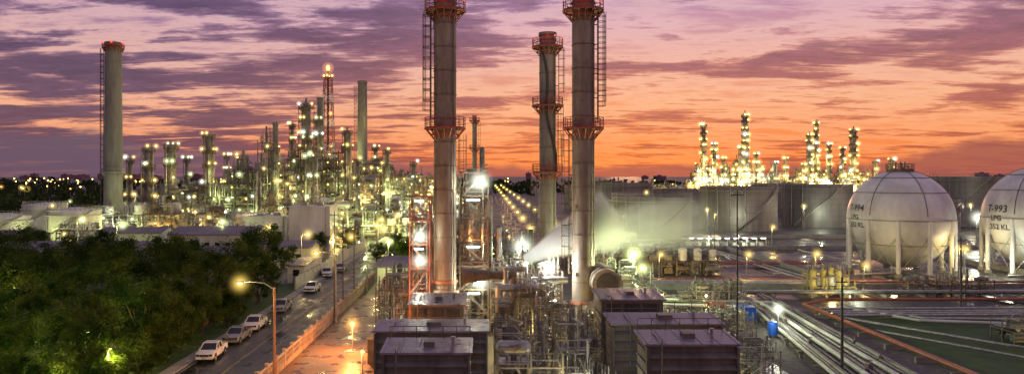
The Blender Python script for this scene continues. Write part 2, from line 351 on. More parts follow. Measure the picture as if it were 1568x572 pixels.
units=[(-108,268,24,12,13),(-88,262,20,14,21),(-84,300,16,12,33),(-68,288,20,12,26),(-50,282,16,12,17),(-72,332,22,14,30),(-54,345,18,14,24),(-38,335,18,12,17),
(-132,335,26,12,13),(-160,345,24,12,11),(-62,236,22,9,10),(-40,228,14,9,9),(-92,226,24,9,8),(-118,240,14,8,7),(-30,290,16,12,11),(-28,240,10,12,8),(-100,345,20,12,22)]
for i,u in enumerate(units): unit(*u,seed=i+100,lm='eG' if i%3==1 else 'eY',col=CG if i%2 else CY,nl=2,pw=4000,bay=5,lev=4,bw=.3)
for i,u in enumerate([(-62,450,26,16,28),(-38,460,24,16,22),(-12,430,20,12,13),(-80,470,20,16,24)]): unit(*u,seed=i+200,lm='eY',br=.48,bw=.5,dens=.8,nl=2,pw=6500)
for i,u in enumerate([(185,606,30,18,26),(214,608,28,18,30),(242,606,26,18,18),(272,610,28,18,26),(302,608,26,18,22),(330,606,22,16,14),(170,600,14,14,12),(160,640,30,14,8)]): unit(*u,seed=i+300,lm='eY',br=.74,bw=.6,dens=1.0,nl=2,pw=20000,bay=4.5)
# ---------------------------------------------------------------- storage tanks
def tank(x,y,r,h,mat='tank',roof='open',a0=3.6,lit=False):
    b=B(); n=64; b.cyl((0,0,0),(0,0,h),r,mat,n,cap=False)
    for k in range(1,int(h/2.2)+1):
        z=k*2.2
        if z<h-.3: b.cyl((0,0,z),(0,0,z+.07),r+.05,'brown' if mat!='white' else mat,n)
    b.cyl((0,0,h-1.6),(0,0,h-1.4),r+.9,'steel' if mat!='white' else mat,n)
    b.cyl((0,0,h-.15),(0,0,h),r+.25,'steel' if mat!='white' else mat,n,cap=False)
    if roof=='cone': b.cyl((0,0,h),(0,0,h+r*.12),r,mat,n,r2=.3)
    else: b.cyl((0,0,h-2.5),(0,0,h-2.4),r-.05,'dark',n)
    m=36
    for i in range(m):
        a=2*math.pi*i/m; b.beam((r*math.cos(a),r*math.sin(a),h),(r*math.cos(a),r*math.sin(a),h+1.1),.1,'steel')
    for hh in (.55,1.1): b.ring((0,0,h+hh),r,.09,'steel',48)
    steps=26; pr=None
    for i in range(steps+1):
        t=i/steps; a=a0+1.5*t*min(1.5,12/r); p=((r+.5)*math.cos(a),(r+.5)*math.sin(a),h*t)
        if pr:
            b.beam(pr,p,.8,'steel',.25); b.beam((pr[0]*1.03,pr[1]*1.03,pr[2]+1),(p[0]*1.03,p[1]*1.03,p[2]+1),.1,'steel')
            b.beam((p[0]*1.03,p[1]*1.03,p[2]),(p[0]*1.03,p[1]*1.03,p[2]+1),.08,'steel')
        pr=p
    for k in range(4):
        a=a0+.35*k-.8; b.path([((r+.25)*math.cos(a),(r+.25)*math.sin(a),.5),((r+.25)*math.cos(a),(r+.25)*math.sin(a),h+.3)],.16,'steel',6)
    if lit:
        a=-1.9; b.sph(((r+.6)*math.cos(a),(r+.6)*math.sin(a),h+1.6),.3,'eY')
    o=b.obj('storage_tank',(x,y,0))
    if lit: light(o,((r+5)*math.cos(a),(r+5)*math.sin(a),h*.35),1500,CW if x>0 else CG)
    return o
tank(-126,224,7.3,9.4,'white','cone',lit=True); tank(-143,218,6.5,8,'white','cone',lit=True); tank(-128,268,6.2,9,'white','cone'); tank(-158,262,7,9.5,'white','cone')
tank(-76,232,5,8,'white','cone'); tank(-100,262,5,8,'white','cone')
for t in [(93.9,273,13.8,15.9),(131,290,13.0,16.4),(198,296,17,19.5),(62,335,14,16.5),(54.7,243,13.0,13),(96,372,14,13),(208,372,12,14),(176,440,15,15),(60,430,14,13),(143,372,11,12),(163,268,9,10)]:
    tank(*t,mat='tank2' if int(t[0])%4==1 else 'tank',a0=random.Random(int(t[0])).uniform(3.3,4.4),lit=int(t[0]) in (93,131,54,163))
for (x,y,z,p) in ((112,258,9,1500),(148,264,9,1500),(76,252,8,1200),(34,226,8,1200),(176,266,9,1800)):
    b=B(); b.cyl((0,0,0),(0,0,z),.12,'steel',8); b.sph((0,0,z+.1),.34,'eY'); o=b.obj('tank_fill_mast',(x,y,0)); light(o,(0,-.8,z),p,(1,.9,.6),.3)  # masts added between tanks so their light sets the shells apart
# ---------------------------------------------------------------- LPG spheres
def lpg(x,y,r,zc,lines,ang):
    b=B(); b.sph((0,0,zc),r,'sphere',72,36)
    n=11
    for i in range(n):
        a=2*math.pi*(i+.3)/n; c,s_=math.cos(a),math.sin(a)
        b.cyl((r*.985*c,r*.985*s_,0),(r*.985*c,r*.985*s_,zc),.42,'sphere',14)
        b.cyl((r*.985*c,r*.985*s_,0),(r*.985*c,r*.985*s_,.7),.7,'conc',14)
        a2=2*math.pi*(i+1.3)/n
        b.cyl((r*.985*c,r*.985*s_,.6),(r*.985*math.cos(a2),r*.985*math.sin(a2),zc-3),.07,'steel',6)
        b.cyl((r*.985*c,r*.985*s_,zc-3),(r*.985*math.cos(a2),r*.985*math.sin(a2),.6),.07,'steel',6)
    for dz in (.0,.55,-.5,.85):
        rr=math.sqrt(max(0,1-dz*dz))*r+.12; b.ring((0,0,zc+dz*r),rr,.11,'steel2',64)
    for k in range(6):
        a=k*math.pi/3+.5; pts=[((r+.12)*math.cos(t)*math.cos(a),(r+.12)*math.cos(t)*math.sin(a),zc+(r+.12)*math.sin(t)) for t in [math.radians(5+i*8.5) for i in range(11)]]
        for i in range(10): b.beam(pts[i],pts[i+1],.09,'steel2')
    b.cyl((0,0,zc+r-.3),(0,0,zc+r+.3),2.6,'brown',20)
    for hh in (.8,1.3): b.ring((0,0,zc+r+hh),2.6,.09,'brown',20)
    for i in range(16):
        a=2*math.pi*i/16; b.beam((2.6*math.cos(a),2.6*math.sin(a),zc+r+.2),(2.6*math.cos(a),2.6*math.sin(a),zc+r+1.3),.08,'brown')
    for dx in (-.9,.1,1): b.cyl((dx,0,zc+r),(dx,0,zc+r+1.8),.22,'steel',8)
    pr=None
    for i in range(31):
        t=i/30; el=math.radians(-38+t*122); az=math.radians(-25+t*75)
        p=Vector(((r+.6)*math.cos(el)*math.cos(az),(r+.6)*math.cos(el)*math.sin(az),zc+(r+.6)*math.sin(el)))
        if pr:
            b.beam(pr,p,.8,'brown',.12); u=Vector((0,0,1.0)); b.beam(pr+u,p+u,.08,'brown'); b.beam(p,p+u,.07,'brown')
        pr=p
    b.cyl((0,0,.4),(0,0,zc-r+.3),.35,'steel',10)
    b.path([(0,0,.8),(-6,-8,.8),(-14,-10,.8)],.25,'steel',8)
    o=b.obj('lpg_sphere_tank',(x,y,0))
    dn=math.atan2(-y,-x)+ang
    for li,(txt,size,el0) in enumerate(lines):
        cu=bpy.data.curves.new('t','FONT'); cu.body=txt; cu.size=size; cu.align_x='CENTER'; cu.resolution_u=3; cu.offset=.02
        to=bpy.data.objects.new('t',cu); scene.collection.objects.link(to)
        bpy.context.view_layer.update(); dg=bpy.context.evaluated_depsgraph_get()
        me=bpy.data.meshes.new_from_object(to.evaluated_get(dg)); bpy.data.objects.remove(to)
        for v in me.vertices:
            az=dn+v.co.x/r/math.cos(el0); el=el0+v.co.y/r; R_=r+.07
            v.co=(R_*math.cos(el)*math.cos(az),R_*math.cos(el)*math.sin(az),zc+R_*math.sin(el))
        me.materials.clear(); me.materials.append(M['black'])
        t=bpy.data.objects.new('lettering_%d'%(li+1),me); scene.collection.objects.link(t); t.parent=o
    return o
o=lpg(85.9,152,10.0,11.0,[('T-994',1.9,.17),('LPG',1.4,-.0),('2,352 KL',1.4,-.16)],-math.radians(54)); light(o,(-9,-14,3),700,CY); light(o,(12,-10,4),1000,CW)
o=lpg(113.0,149,10.3,11.4,[('T-993',2.0,.12),('LPG',1.5,-.05),('2,352 KL',1.5,-.22)],-math.radians(45)); light(o,(-12,-8,3),1200,CW)
# ---------------------------------------------------------------- filter houses
def filter_house(x0,x1,y0,y1,z0,z1,small=False):
    b=B(); w=x1-x0; d=y1-y0
    b.box(0,w,0,d,z0,z1-.25,'louvre')
    zb=z1+.12; zf=z1-.1
    b.add([(-.25,-.4,zf-.15),(w+.25,-.4,zf-.15),(w+.25,d+.2,zb-.15),(-.25,d+.2,zb-.15),(-.25,-.4,zf),(w+.25,-.4,zf),(w+.25,d+.2,zb),(-.25,d+.2,zb)],[(0,3,2,1),(4,5,6,7),(0,1,5,4),(1,2,6,5),(2,3,7,6),(3,0,4,7)],'roofmetal')
    xx=.0
    while xx<w+.2: b.beam((xx,-.39,zf+.015),(xx,d+.18,zb+.015),.05,'roofmetal'); xx+=w/5
    if not small:
        z=z1-.75
        while z>max(z0,0)+.2:
            b.add([(.1,-.02,z),(w-.1,-.02,z),(w-.1,-.38,z-.32),(.1,-.38,z-.32),(.1,-.02,z-.06),(w-.1,-.02,z-.06),(w-.1,-.38,z-.38),(.1,-.38,z-.38)],[(0,3,2,1),(4,5,6,7),(3,7,6,2),(0,1,5,4),(0,4,7,3),(1,2,6,5)],'louvre')
            b.beam((-.05,.1,z),(-.05,d-.1,z),.09,'louvre'); b.beam((w+.05,.1,z),(w+.05,d-.1,z),.09,'louvre'); z-=.85
        for f in (0,1): b.box(f*w-.09,f*w+.09,-.42,-.0,z0,z1-.36,'louvre')
    else:
        for i in range(3):
            a=w*(.06+.31*i); b.box(a,a+w*.25,-.06,.1,z1-1.3,z1-.55,'dark')
        z=z1-1.7
        while z>0: b.beam((0,-.04,z),(w,-.04,z),.1,'louvre'); b.beam((w+.04,0,z),(w+.04,d,z),.1,'louvre'); b.beam((-.04,0,z),(-.04,d,z),.1,'louvre'); z-=.8
    for hh in (.5,1.0): b.beam((0,d,z1+hh),(w,d,z1+hh),.05,'brown')
    for i in range(7): b.beam((w*i/6,d,z1-.1),(w*i/6,d,z1+1),.05,'brown')
    b.cyl((w*.8,d*.5,z1),(w*.8,d*.5,z1+.5),.12,'steel',8); b.cyl((w*.8,d*.5,z1+.5),(w*.8,d*.5,z1+.6),.2,'steel',8)
    b.path([(w*.15,d*.7,z1+.1),(w*.15,-.5,z1+.1),(w*.15,-.5,z1-4)],.05,'steel2',6)
    b.box(w*.45,w*.58,d*.3,d*.6,z1-.05,z1+.35,'louvre')
    return b.obj('air_filter_house',(x0,y0,0))
filter_house(-7.3,-1.25,52,55.3,0,7.6); filter_house(-9.4,0,62,65.5,0,7.0); filter_house(-7.3,-2.2,70,75,0,7.8,True)
filter_house(11.4,17.8,52,55.3,0,8.2); filter_house(10.7,19.9,62,65.5,0,7.6); filter_house(11,16.9,70,75,0,8.3,True)
for x0,x1,y0,y1,z1 in ((-8.2,-2.2,79,96,4.6),(8.8,15,79,94,2.6)):
    b=B(); b.box(x0,x1,y0,y1,0,z1,'brown')
    y=y0+.5
    while y<y1: b.box(x0-.15,x1+.15,y,y+.2,0,z1+.15,'steel'); y+=1.6
    for z in (1.5,3.0): b.beam((x0,y0-.08,z),(x1,y0-.08,z),.16,'steel')
    for hh in (.6,1.1):
        b.beam((x0,y0,z1+hh),(x1,y0,z1+hh),.08,'yel'); b.beam((x0,y0,z1+hh),(x0,y1,z1+hh),.08,'yel')
    o=b.obj('boiler_casing'); light(o,((x0+x1)/2-1.5,y0+1,z1+1.7),1300,CO if x0<0 else CY,.2)
# stair towers
def stair_tower(x0,x1,y0,y1,H,mat,seed,lev=2.9,m2='steel2'):
    b=B(); w=x1-x0; d=y1-y0; n=int(H/lev)
    for px in (0,w):
        for py in (0,d): b.beam((px,py,0),(px,py,H),.14,mat)
    for l in range(1,n+1):
        z=l*lev
        for p,q in (((0,0),(w,0)),((w,0),(w,d)),((w,d),(0,d)),((0,d),(0,0))):
            b.beam((*p,z),(*q,z),.15,mat)
            for hh in (.5,1.05): b.beam((*p,z+hh),(*q,z+hh),.05,mat)
        b.box(.05,w*.4,.05,d-.05,z+.1,z+.16,m2)
        s=(l%2)
        xa,xb=(0.2,w-.2) if s else (w-.2,.2)
        for yy in (.35,1.25): b.beam((xa,yy,z-lev),(xb,yy,z),.07,m2,.22)
        for k in range(10):
            t=(k+.5)/10; b.box(min(xa,xb)+abs(xb-xa)*(t if s else 1-t)-.13,min(xa,xb)+abs(xb-xa)*(t if s else 1-t)+.13,.35,1.25,z-lev+lev*t,z-lev+lev*t+.05,m2)
        b.beam((xa,.3,z-lev+1),(xb,.3,z+1),.05,m2)
        if l%3==0: b.beam((0,0,z-lev),(w,0,z),.09,mat)
        b.beam((0,d,z-lev),(w,d,z),.09,m2)
        b.beam((0,0,z-lev),(0,d,z),.09,m2); b.beam((w,0,z-lev),(w,d,z),.09,m2)
        if l%2==0: b.box(w*.25,w*.7,-.18,-.1,z-.55,z-.4,'eW')
    b.path([(w*.8,d*.6,0),(w*.8,d*.6,H*.9)],.14,'steel',8); b.path([(w*.3,d*.8,0),(w*.3,d*.8,H*.8)],.2,'steel2',8)
    return b.obj('stair_tower',(x0,y0,0))
o=stair_tower(-9.3,-6.9,88.5,92,17.4,'red',1); light(o,(1.2,-1.5,6),380,CW,.2); light(o,(1.2,-1.2,12.5),380,CW,.2); light(o,(1.0,1.8,9),150,CO,.2)
o=stair_tower(-3.3,.2,91,95,20.5,'brown',2); light(o,(2,-1.6,18.6),700,CW,.2); light(o,(2,-1.5,6.7),900,(1,.85,.5),.2); light(o,(1.5,2,12),700,CO,.2)
stair_tower(6.9,8.7,86,89,7,'brown',3)
b=B() 
for (x,z,r) in ((-.8,19.2,.38),(-.8,6.8,.34)): b.sph((x,90.2,z),r,'eW',12,8); b.beam((x,90.3,z),(x,91,z),.1,'steel')
for z in (12.6,9.7): b.sph((-8.0,88.0,z),.26,'eW',12,8)
b.sph((5.1,104,9.8),.5,'eW',12,8); b.cyl((5.1,104,0),(5.1,104,9.6),.1,'steel',8)
o=b.obj('plume_fill_light'); light(o,(5.1,103,9.8),2800,CW,.3)
b=B()
for (x,y,r,h) in ((-2.2,97,.9,20),(0.2,98,.6,17),(-.6,99,.35,23.5),(1.6,96,.4,13)):
    b.cyl((x,y,0),(x,y,h),r,'steel2',16); b.sph((x,y,h),r,'steel2',16,6)
    for z in range(4,int(h),4): b.ring((x,y,z),r+.3,.1,'red',12)
b.obj('vertical_vessel')
# ducts and big pipes between the trains
b=B()
b.cyl((-2.8,85,8.4),(0.4,85,8.4),1.0,'brown',24,r2=.55); b.cyl((.4,85,8.4),(3.2,85,8.4),.5,'brown',20); b.sph((3.2,85,8.4),.52,'brown',16,8); b.cyl((3.2,85,8.4),(3.2,85,2),.5,'brown',20)
b.path([(1.4,82,2),(1.4,82,7.4),(5.5,82,7.4),(5.5,88,7.4),(9.8,88,7.4)],.42,'steel',16)
b.path([(2.2,83.5,0),(2.2,83.5,9.3),(4.4,83.5,9.3),(4.4,83.5,3)],.28,'steel',12)
b.cyl((4.8,93,3),(4.8,93,8.7),.45,'steel',16); b.cyl((4.8,93,8.7),(4.8,93,9.1),.6,'steel',16)
for x in (.2,-1.6,2.4): b.cyl((x-.06,85,8.4),(x+.06,85,8.4),1.02 if x<0 else .66,'steel2',20)
b.obj('steam_duct')
b=B(); b.cyl((14.2,86,7.2),(14.2,93,7.2),1.75,'stack',32); b.cyl((14.2,85.8,7.2),(14.2,86,7.2),1.3,'dark',32)
for y in (87.5,89.5,91.5): b.cyl((14.2,y,7.2),(14.2,y+.12,7.2),1.82,'brown',32)
for x in (13.2,15.2):
    for y in (87,92): b.beam((x,y,2.6),(x,y,6.2),.25,'brown')
b.obj('deaerator_drum')
NV=('steel','steel2','brown','tank')
P=dict(vms=NV,pipey=.42,np=7)
unit(4.6,60,7.5,9,5.4,seed=501,bay=2.4,lev=2.6,bw=.15,br=.1,dens=.04,nl=3,pw=230,col=CY,name='pipe_rack',mats=('steel',),ves=.8,**P)
unit(4.8,72,8,9,6,seed=502,bay=2.2,lev=2.2,bw=.12,br=.1,dens=.06,nl=4,pw=250,col=CY,name='pipe_rack',mats=('steel2',),ves=.9,**P)
unit(5.2,83,8,9,6.6,seed=503,bay=2.2,lev=2.2,bw=.12,br=.11,dens=.08,nl=4,pw=300,col=CY,name='pipe_rack',mats=('brown','steel'),ves=.95,**P)
unit(5,98,9,14,7,seed=504,bay=2.6,lev=2.4,bw=.13,br=.12,dens=.10,nl=3,pw=350,col=CY,name='pipe_rack',mats=('brown',),ves=.9,**P)
unit(3,130,12,40,6,seed=505,bay=4,lev=3,bw=.18,br=.16,dens=.15,nl=2,pw=700,col=CY,name='pipe_rack',mats=('brown','steel'),ves=.8,vms=NV)
unit(-12.5,108,5,18,4,seed=506,bay=3,lev=2,bw=.15,br=.15,dens=.1,nl=1,pw=400,col=CY,name='pipe_rack',ves=.8)
unit(-9.8,98,3.4,12,5.4,seed=526,bay=2,lev=1.8,bw=.12,br=.12,dens=.08,nl=1,pw=300,col=CO,name='pipe_rack',mats=('brown',),ves=.9,**P)
unit(-5.3,77,6,4,4.4,seed=507,bay=2,lev=2.2,bw=.12,br=.1,dens=.1,nl=1,pw=200,col=CY,name='pipe_rack',mats=('red','brown'),ves=.8,**P)
unit(13,77,6,4,5.4,seed=508,bay=2,lev=1.8,bw=.12,br=.1,dens=.1,nl=1,pw=200,col=CY,name='pipe_rack',mats=('brown',),ves=.8,**P)
unit(8.9,65,3,16,4.4,seed=509,bay=1.9,lev=2.0,bw=.12,br=.1,dens=.06,nl=3,pw=280,col=CY,name='pipe_rack',mats=('steel',),ves=.9,**P)
unit(-1,150,10,16,9,seed=510,bay=3.5,lev=3,bw=.2,br=.2,dens=.3,nl=1,pw=1200,name='process_unit')
unit(-8,185,16,12,8,seed=511,bay=4,lev=3,bw=.2,br=.18,dens=.3,nl=1,pw=1500,name='process_unit')
unit(24,160,14,20,6,seed=512,bay=4,lev=3,bw=.2,br=.18,dens=.12,nl=1,pw=700,name='process_unit')
unit(19,105,8,14,5,seed=513,bay=3,lev=2.4,bw=.15,br=.13,dens=.08,nl=1,pw=400,name='pipe_rack',**P)
unit(24,84,7,12,2.6,seed=514,bay=2.4,lev=1.3,bw=.12,br=.12,dens=.05,nl=1,pw=250,name='pipe_rack',**P)
unit(-46,207,22,7,5,seed=515,bay=4,lev=2.5,bw=.22,br=.24,dens=.3,nl=2,pw=1500,name='pipe_rack')
unit(-80,210,26,7,5,seed=516,bay=4,lev=2.5,bw=.22,br=.24,dens=.3,nl=2,pw=1500,name='pipe_rack')
unit(-112,212,22,6,4,seed=517,bay=4,lev=2.5,bw=.22,br=.24,dens=.2,nl=1,pw=1500,name='pipe_rack')
# ---------------------------------------------------------------- ground & roads
b=B(); b.sheet(-5000,5000,-300,9000,0,'ground'); b.obj('ground')
b=B(); b.sheet(-31.5,-22.5,20,420,.012,'asphalt'); b.obj('road')
b=B()
y=20
while y<420: b.sheet(-26.75,-26.62,y,y+19.9,.018,'markY'); y+=20
b.sheet(-22.95,-22.83,20,420,.017,'mark'); b.sheet(-31.2,-31.08,20,420,.017,'mark'); b.obj('road_marking')
b=B(); b.box(-22.5,-22.3,20,420,0,.14,'conc'); b.box(-31.7,-31.5,20,420,0,.14,'conc'); b.obj('kerb')
b=B(); b.box(-22.3,-21.3,20,420,-.02,.11,'conc'); b.box(-33,-31.7,20,420,-.02,.11,'conc'); b.obj('pavement')
b=B(); b.sheet(-20.9,-10.2,30,122,.014,'orangeyard'); b.obj('yard')
b=B(); b.sheet(-90,-33,30,135,.008,'grass'); b.obj('lawn')
b=B(); b.sheet(7,17,150,900,.012,'asphalt'); b.obj('road')
b=B(); b.sheet(20,160,60,240,.006,'yard'); b.obj('asphalt_yard')
b=B(); b.sheet(47.5,120,45,103,.014,'grass'); b.sheet(24,30.5,30,72,.012,'grass'); b.obj('grass_verge')
b=B(); b.sheet(30.5,47.5,30,108,.010,'gravel'); b.obj('gravel_bed')
b=B(); b.sheet(21,23.6,30,120,.016,'asphalt'); b.box(23.6,23.75,30,120,0,.15,'markY'); b.obj('path')
b=B()
for (x0,x1,y) in ((28,150,128),(28,150,196),(40,150,232)): b.box(x0,x1,y,y+.3,0,1.1,'conc')
for x in (28,64,108): b.box(x,x+.3,128.3,195.9,0,1.1,'conc')
b.obj('bund_wall')
b=B()
for i in range(46): b.beam((30+i*2.6,199,0),(30+i*2.6,199,2.2),.1,'steel')
for z in (.6,1.1,1.6,2.15): b.beam((30,199,z),(147,199,z),.06,'steel')
b.obj('mesh_fence')
# ---------------------------------------------------------------- fence
b=B(); y=40
while y<260:
    b.box(-21.2,-20.95,y,y+.28,0,1.9,'fence'); b.box(-21.26,-20.89,y-.05,y+.33,1.9,2.0,'fence')
    b.box(-21.15,-21.0,y+.28,y+3,0,.55,'fence'); b.box(-21.15,-21.0,y+.28,y+3,1.5,1.68,'fence'); b.box(-21.13,-21.02,y+.28,y+3,1.0,1.1,'fence')
    for k in range(1,8): b.beam((-21.08,y+.28+k*.34,.55),(-21.08,y+.28+k*.34,1.5),.1,'fence')
    y+=3
b.obj('roadside_fence')
# ---------------------------------------------------------------- street lamps
def street_lamp(x,y,h=9.7,arm=-3.2,pw=900,col=CY,em_='eY',wood='conc',br=.22):
    b=B(); b.cyl((0,0,0),(0,0,h-.5),.16,wood,10,r2=.1); b.cyl((0,0,0),(0,0,.5),.24,'conc',10)
    pts=[(0,0,h-.7),(arm*.3,0,h-.1),(arm*.7,0,h+.05),(arm,0,h)]
    b.path(pts,.055,'steel',8)
    b.box(arm-.45,arm+.3,-.16,.16,h-.06,h+.12,'steel'); b.sph((arm-.1,0,h-.12),br,em_,12,6,.6)
    o=b.obj('street_lamp',(x,y,0))
    if pw: light(o,(arm-.1,0,h-.75),pw,col,.2)
    return o
M['pole']=pm('orange_lit_pole_paint',(.28,.14,.07),(.4,.22,.12),1,.5,.7)  # orange lamplight falling on the pole, put into its colour
street_lamp(-20.3,70,9.8,-3.2,1500,wood='pole',br=.22)
for y in (100,126,155,190,230,280,340): street_lamp(-20.6,y,9.5,-2.6,900 if y<250 else 1500,br=.24)
for i,y in enumerate((150,184,215,250,290,335,390,460,540,640,760)):
    street_lamp(7.2,y,9.3,2,900 if y<400 else 0,br=.2+.0006*y); street_lamp(17.4,y+16,9.3,-2,0,br=.2+.0006*y)
for (x,y) in ((-38,150),(-52,170),(-70,190),(-90,178),(-112,200),(-150,206),(-60,212),(-30,200),(-24.5,165),(-105,232),(-80,245),(-160,230),(-175,300),(-195,340)):
    street_lamp(x,y,8,1.5,1200,CG if x<-60 else CY,'eG' if x<-60 else 'eY',br=.32)
for (x,y) in ((-275,430),(-300,450),(-255,400),(-330,480),(-240,380),(-290,420)): street_lamp(x,y,13,1.5,0,CO,'eO' if x<-280 else 'eY',br=.5)
for (x,y,h) in ((28,170,8.2),(134,200,8.5)): street_lamp(x,y,h,.6,8000,CW,'eW',br=.62)
for (x,y,h) in ((57,127,6.5),(66,128,4.3),(98,150,5),(91,141,6),(40,215,8),(70,225,8),(110,222,9),(150,260,9),(48,135,5.5),(78,200,6),(33,140,5)): street_lamp(x,y,h,.5,900,CY,'eY',br=.22)
for (x,y,h,p) in ((-50,62,4,3600),(-41.5,88,6.0,900),(-62,96,6,900),(-43,56,4,4000),(-34.2,66,4.5,900),(-40,73,4.5,1500),(-56,85,6,900),(-57,68,5,3000),(-36,58,4,2200)): street_lamp(x,y,h,.4,p,(1,.9,.22),'eY',br=.14)
b=B(); b.cyl((0,0,0),(0,0,3),.07,'steel',8); b.sph((0,0,3.1),.26,'eO',12,8); o=b.obj('yard_lamp',(-15.2,83,0)); light(o,(0,-.7,3.4),5000,CO,.3)
b=B(); b.cyl((0,0,0),(0,0,4),.07,'steel',8); b.sph((0,0,4.1),.16,'eO',12,8); o=b.obj('yard_lamp',(-11.2,66,0)); light(o,(-.7,0,4.1),3500,CO,.3)
for (x,y,h,r) in ((-20.9,100.5,15,.11),(-21.2,108,13.5,.1),(-21.3,117.6,12,.1),(24,70,18.6,.11),(35,72,10,.17),(72,111,10.6,.16),(53,170,9.5,.1),(7.8,118,18.8,.07),(-17.5,140,11,.1),(46,150,10,.1)):
    b=B(); b.cyl((0,0,0),(0,0,h),r,'dark',8,r2=r*.6); b.beam((-.6,0,h-.5),(.6,0,h-.5),.1,'dark'); b.cyl((.45,0,h-.45),(.45,0,h-.2),.06,'white',6); b.cyl((-.45,0,h-.45),(-.45,0,h-.2),.06,'white',6)
    b.obj('utility_pole',(x,y,0))
# ---------------------------------------------------------------- pipelines on the right
b=B()
for i in range(9):
    r=[.2,.27,.15,.26,.2,.13,.24,.16,.2][i]
    b.path([(30.3+1.15*i,50,.8+r),(38.5+.7*i,106,.8+r),(38.5+.7*i+(i%3),118+i*.4,.8+r),(98,118+i*.6,.8+r)] if i%2 else [(30.3+1.15*i,50,.8+r),(38.5+.7*i,106+i*.5,.8+r),(24,108+i*.7,.8+r)],r,'steel2' if i%3 else 'white',12)
for i in range(6):
    b.path([(30.9+1.6*i,50,.95),(38.8+1.0*i,104,.95)],.08,'steel',8)
y=50
while y<108:
    t=(y-50)/56; x0=30.3+8.2*t-.6; x1=39.6+4.6*t+.6
    b.box(x0,x1,y,y+.3,.55,.8,'conc'); b.box(x0+.2,x0+.5,y,y+.3,0,.55,'conc'); b.box(x1-.5,x1-.2,y,y+.3,0,.55,'conc'); y+=6
for x in range(46,98,6): b.box(x,x+.3,117,124.5,.4,.8,'conc')
q=random.Random(44)
for k in range(16):
    t=q.random(); y=52+50*t; x=31+8*t+q.uniform(0,8-3*t); b.cyl((x,y,.9),(x,y,1.7),.06,'steel',6); b.ring((x,y,1.7),.25,.05,'red',8); b.cyl((x-.02,y-.2,1.05),(x-.02,y+.2,1.05),.3,'steel2',10)
b.obj('pipeline')
b=B(); b.path([(46.3,45,1.0),(46.8,108,1.0),(52,112,1.0),(110,113,1.0)],.24,'redpipe',12); b.path([(47.2,45,.8),(47.7,107,.8)],.15,'redpipe',10)
b.path([(56,126.5,1.6),(120,126.5,1.6)],.2,'redpipe',10)
for y in range(48,108,6): b.box(45.8,47.9,y,y+.3,0,.64,'conc')
b.obj('pipeline')
b=B()
b.path([(52,108,.6),(58,98,.6),(68,96,.6),(66,90,.6),(90,86,.6)],.2,'white',10); b.path([(53,109,.6),(59.5,99.5,.6),(90,97,.6)],.2,'steel',10)
b.path([(49,100,.5),(60,84,.5),(64,80,.5),(90,78,.5)],.17,'steel',10); b.path([(49,92,.5),(58,78,.5),(80,70,.5)],.14,'steel',10)
for y in (104,102.5,101,106): b.path([(48.5,y,.7),(100,y+1,.7)],.18,'steel',10)
for x in (28.5,29.4,60,62,84): b.path([(x,120,.6),(x-3,190,.6)],.2,'steel',8)
for y in (131,133,134.2,136,160,162): b.path([(29,y,.7),(74,y,.7)],.2,'steel' if y%2 else 'redpipe',8)
b.obj('pipeline')
unit(57,122,7,4,3.2,seed=601,bay=2.4,lev=1.6,bw=.12,br=.12,dens=.2,nl=2,pw=700,col=CY,name='pump_skid',mats=('yel',),ves=.9,vms=('yel','steel','steel2'))
unit(34,112,10,4,2.6,seed=602,bay=2.4,lev=1.3,bw=.12,br=.12,dens=.06,nl=1,pw=350,col=CY,name='pump_skid',mats=('steel',),ves=.9,**P)
unit(76,121,14,3,1.8,seed=603,bay=2.4,lev=1.4,bw=.12,br=.12,dens=.02,nl=0,name='valve_manifold',mats=('brown',),ves=.8)
unit(30,92,5,8,1.6,seed=604,bay=2,lev=1.4,bw=.1,br=.1,dens=.06,nl=1,pw=250,name='valve_manifold',mats=('steel2',),ves=.9,**P)
unit(27,76,4,8,1.6,seed=606,bay=2,lev=1.4,bw=.1,br=.1,dens=.03,nl=1,pw=250,name='valve_manifold',mats=('steel2',),ves=.9,**P)
unit(38,150,18,8,2.6,seed=605,bay=3,lev=2,bw=.14,br=.15,dens=.1,nl=1,pw=700,name='pipe_rack',mats=('brown',))
unit(102,122,14,4,2.2,seed=607,bay=2.4,lev=1.4,bw=.12,br=.12,dens=.04,nl=1,pw=500,name='valve_manifold',mats=('brown',),ves=.8)
unit(66,88,8,4,1.5,seed=608,bay=2.4,lev=1.4,bw=.1,br=.12,dens=.04,nl=1,pw=350,name='valve_manifold',mats=('steel2',),ves=.8,**P)
for (x,y) in ((54,121),(56,121.5),(58.2,121)):
    b=B(); b.cyl((0,0,.8),(0,0,4.2),.5,'yel',16); b.sph((0,0,4.2),.5,'yel',16,8,.6); b.sph((0,0,.8),.5,'yel',16,8,.6)
    for z in (1.8,3.2): b.ring((0,0,z),.62,.08,'steel',12)
    for a in range(4): b.beam((.5*math.cos(a*1.57),.5*math.sin(a*1.57),0),(.5*math.cos(a*1.57),.5*math.sin(a*1.57),1.2),.1,'steel')
    b.cyl((0,0,4.4),(0,0,5.1),.08,'steel',8); b.obj('pressure_vessel',(x,y,0))
def container(x,y,mat,w,d,h):
    b=B(); b.box(0,w,0,d,.15,h,mat)
    k=.1
    while k<w-.1: b.box(k,k+.1,-.05,.0,.3,h-.15,mat); k+=.22
    for px in (0,w): 
        for py in (0,d): b.beam((px,py,0),(px,py,h+.05),.14,mat)
    b.beam((0,-.03,h),(w,-.03,h),.14,mat); b.beam((0,-.03,.2),(w,-.03,.2),.14,mat)
    return b.obj('storage_container',(x,y,0))
container(34.6,100,'blue',2.2,3,1.9); container(31.6,102,'red',1.8,2.5,2.0)
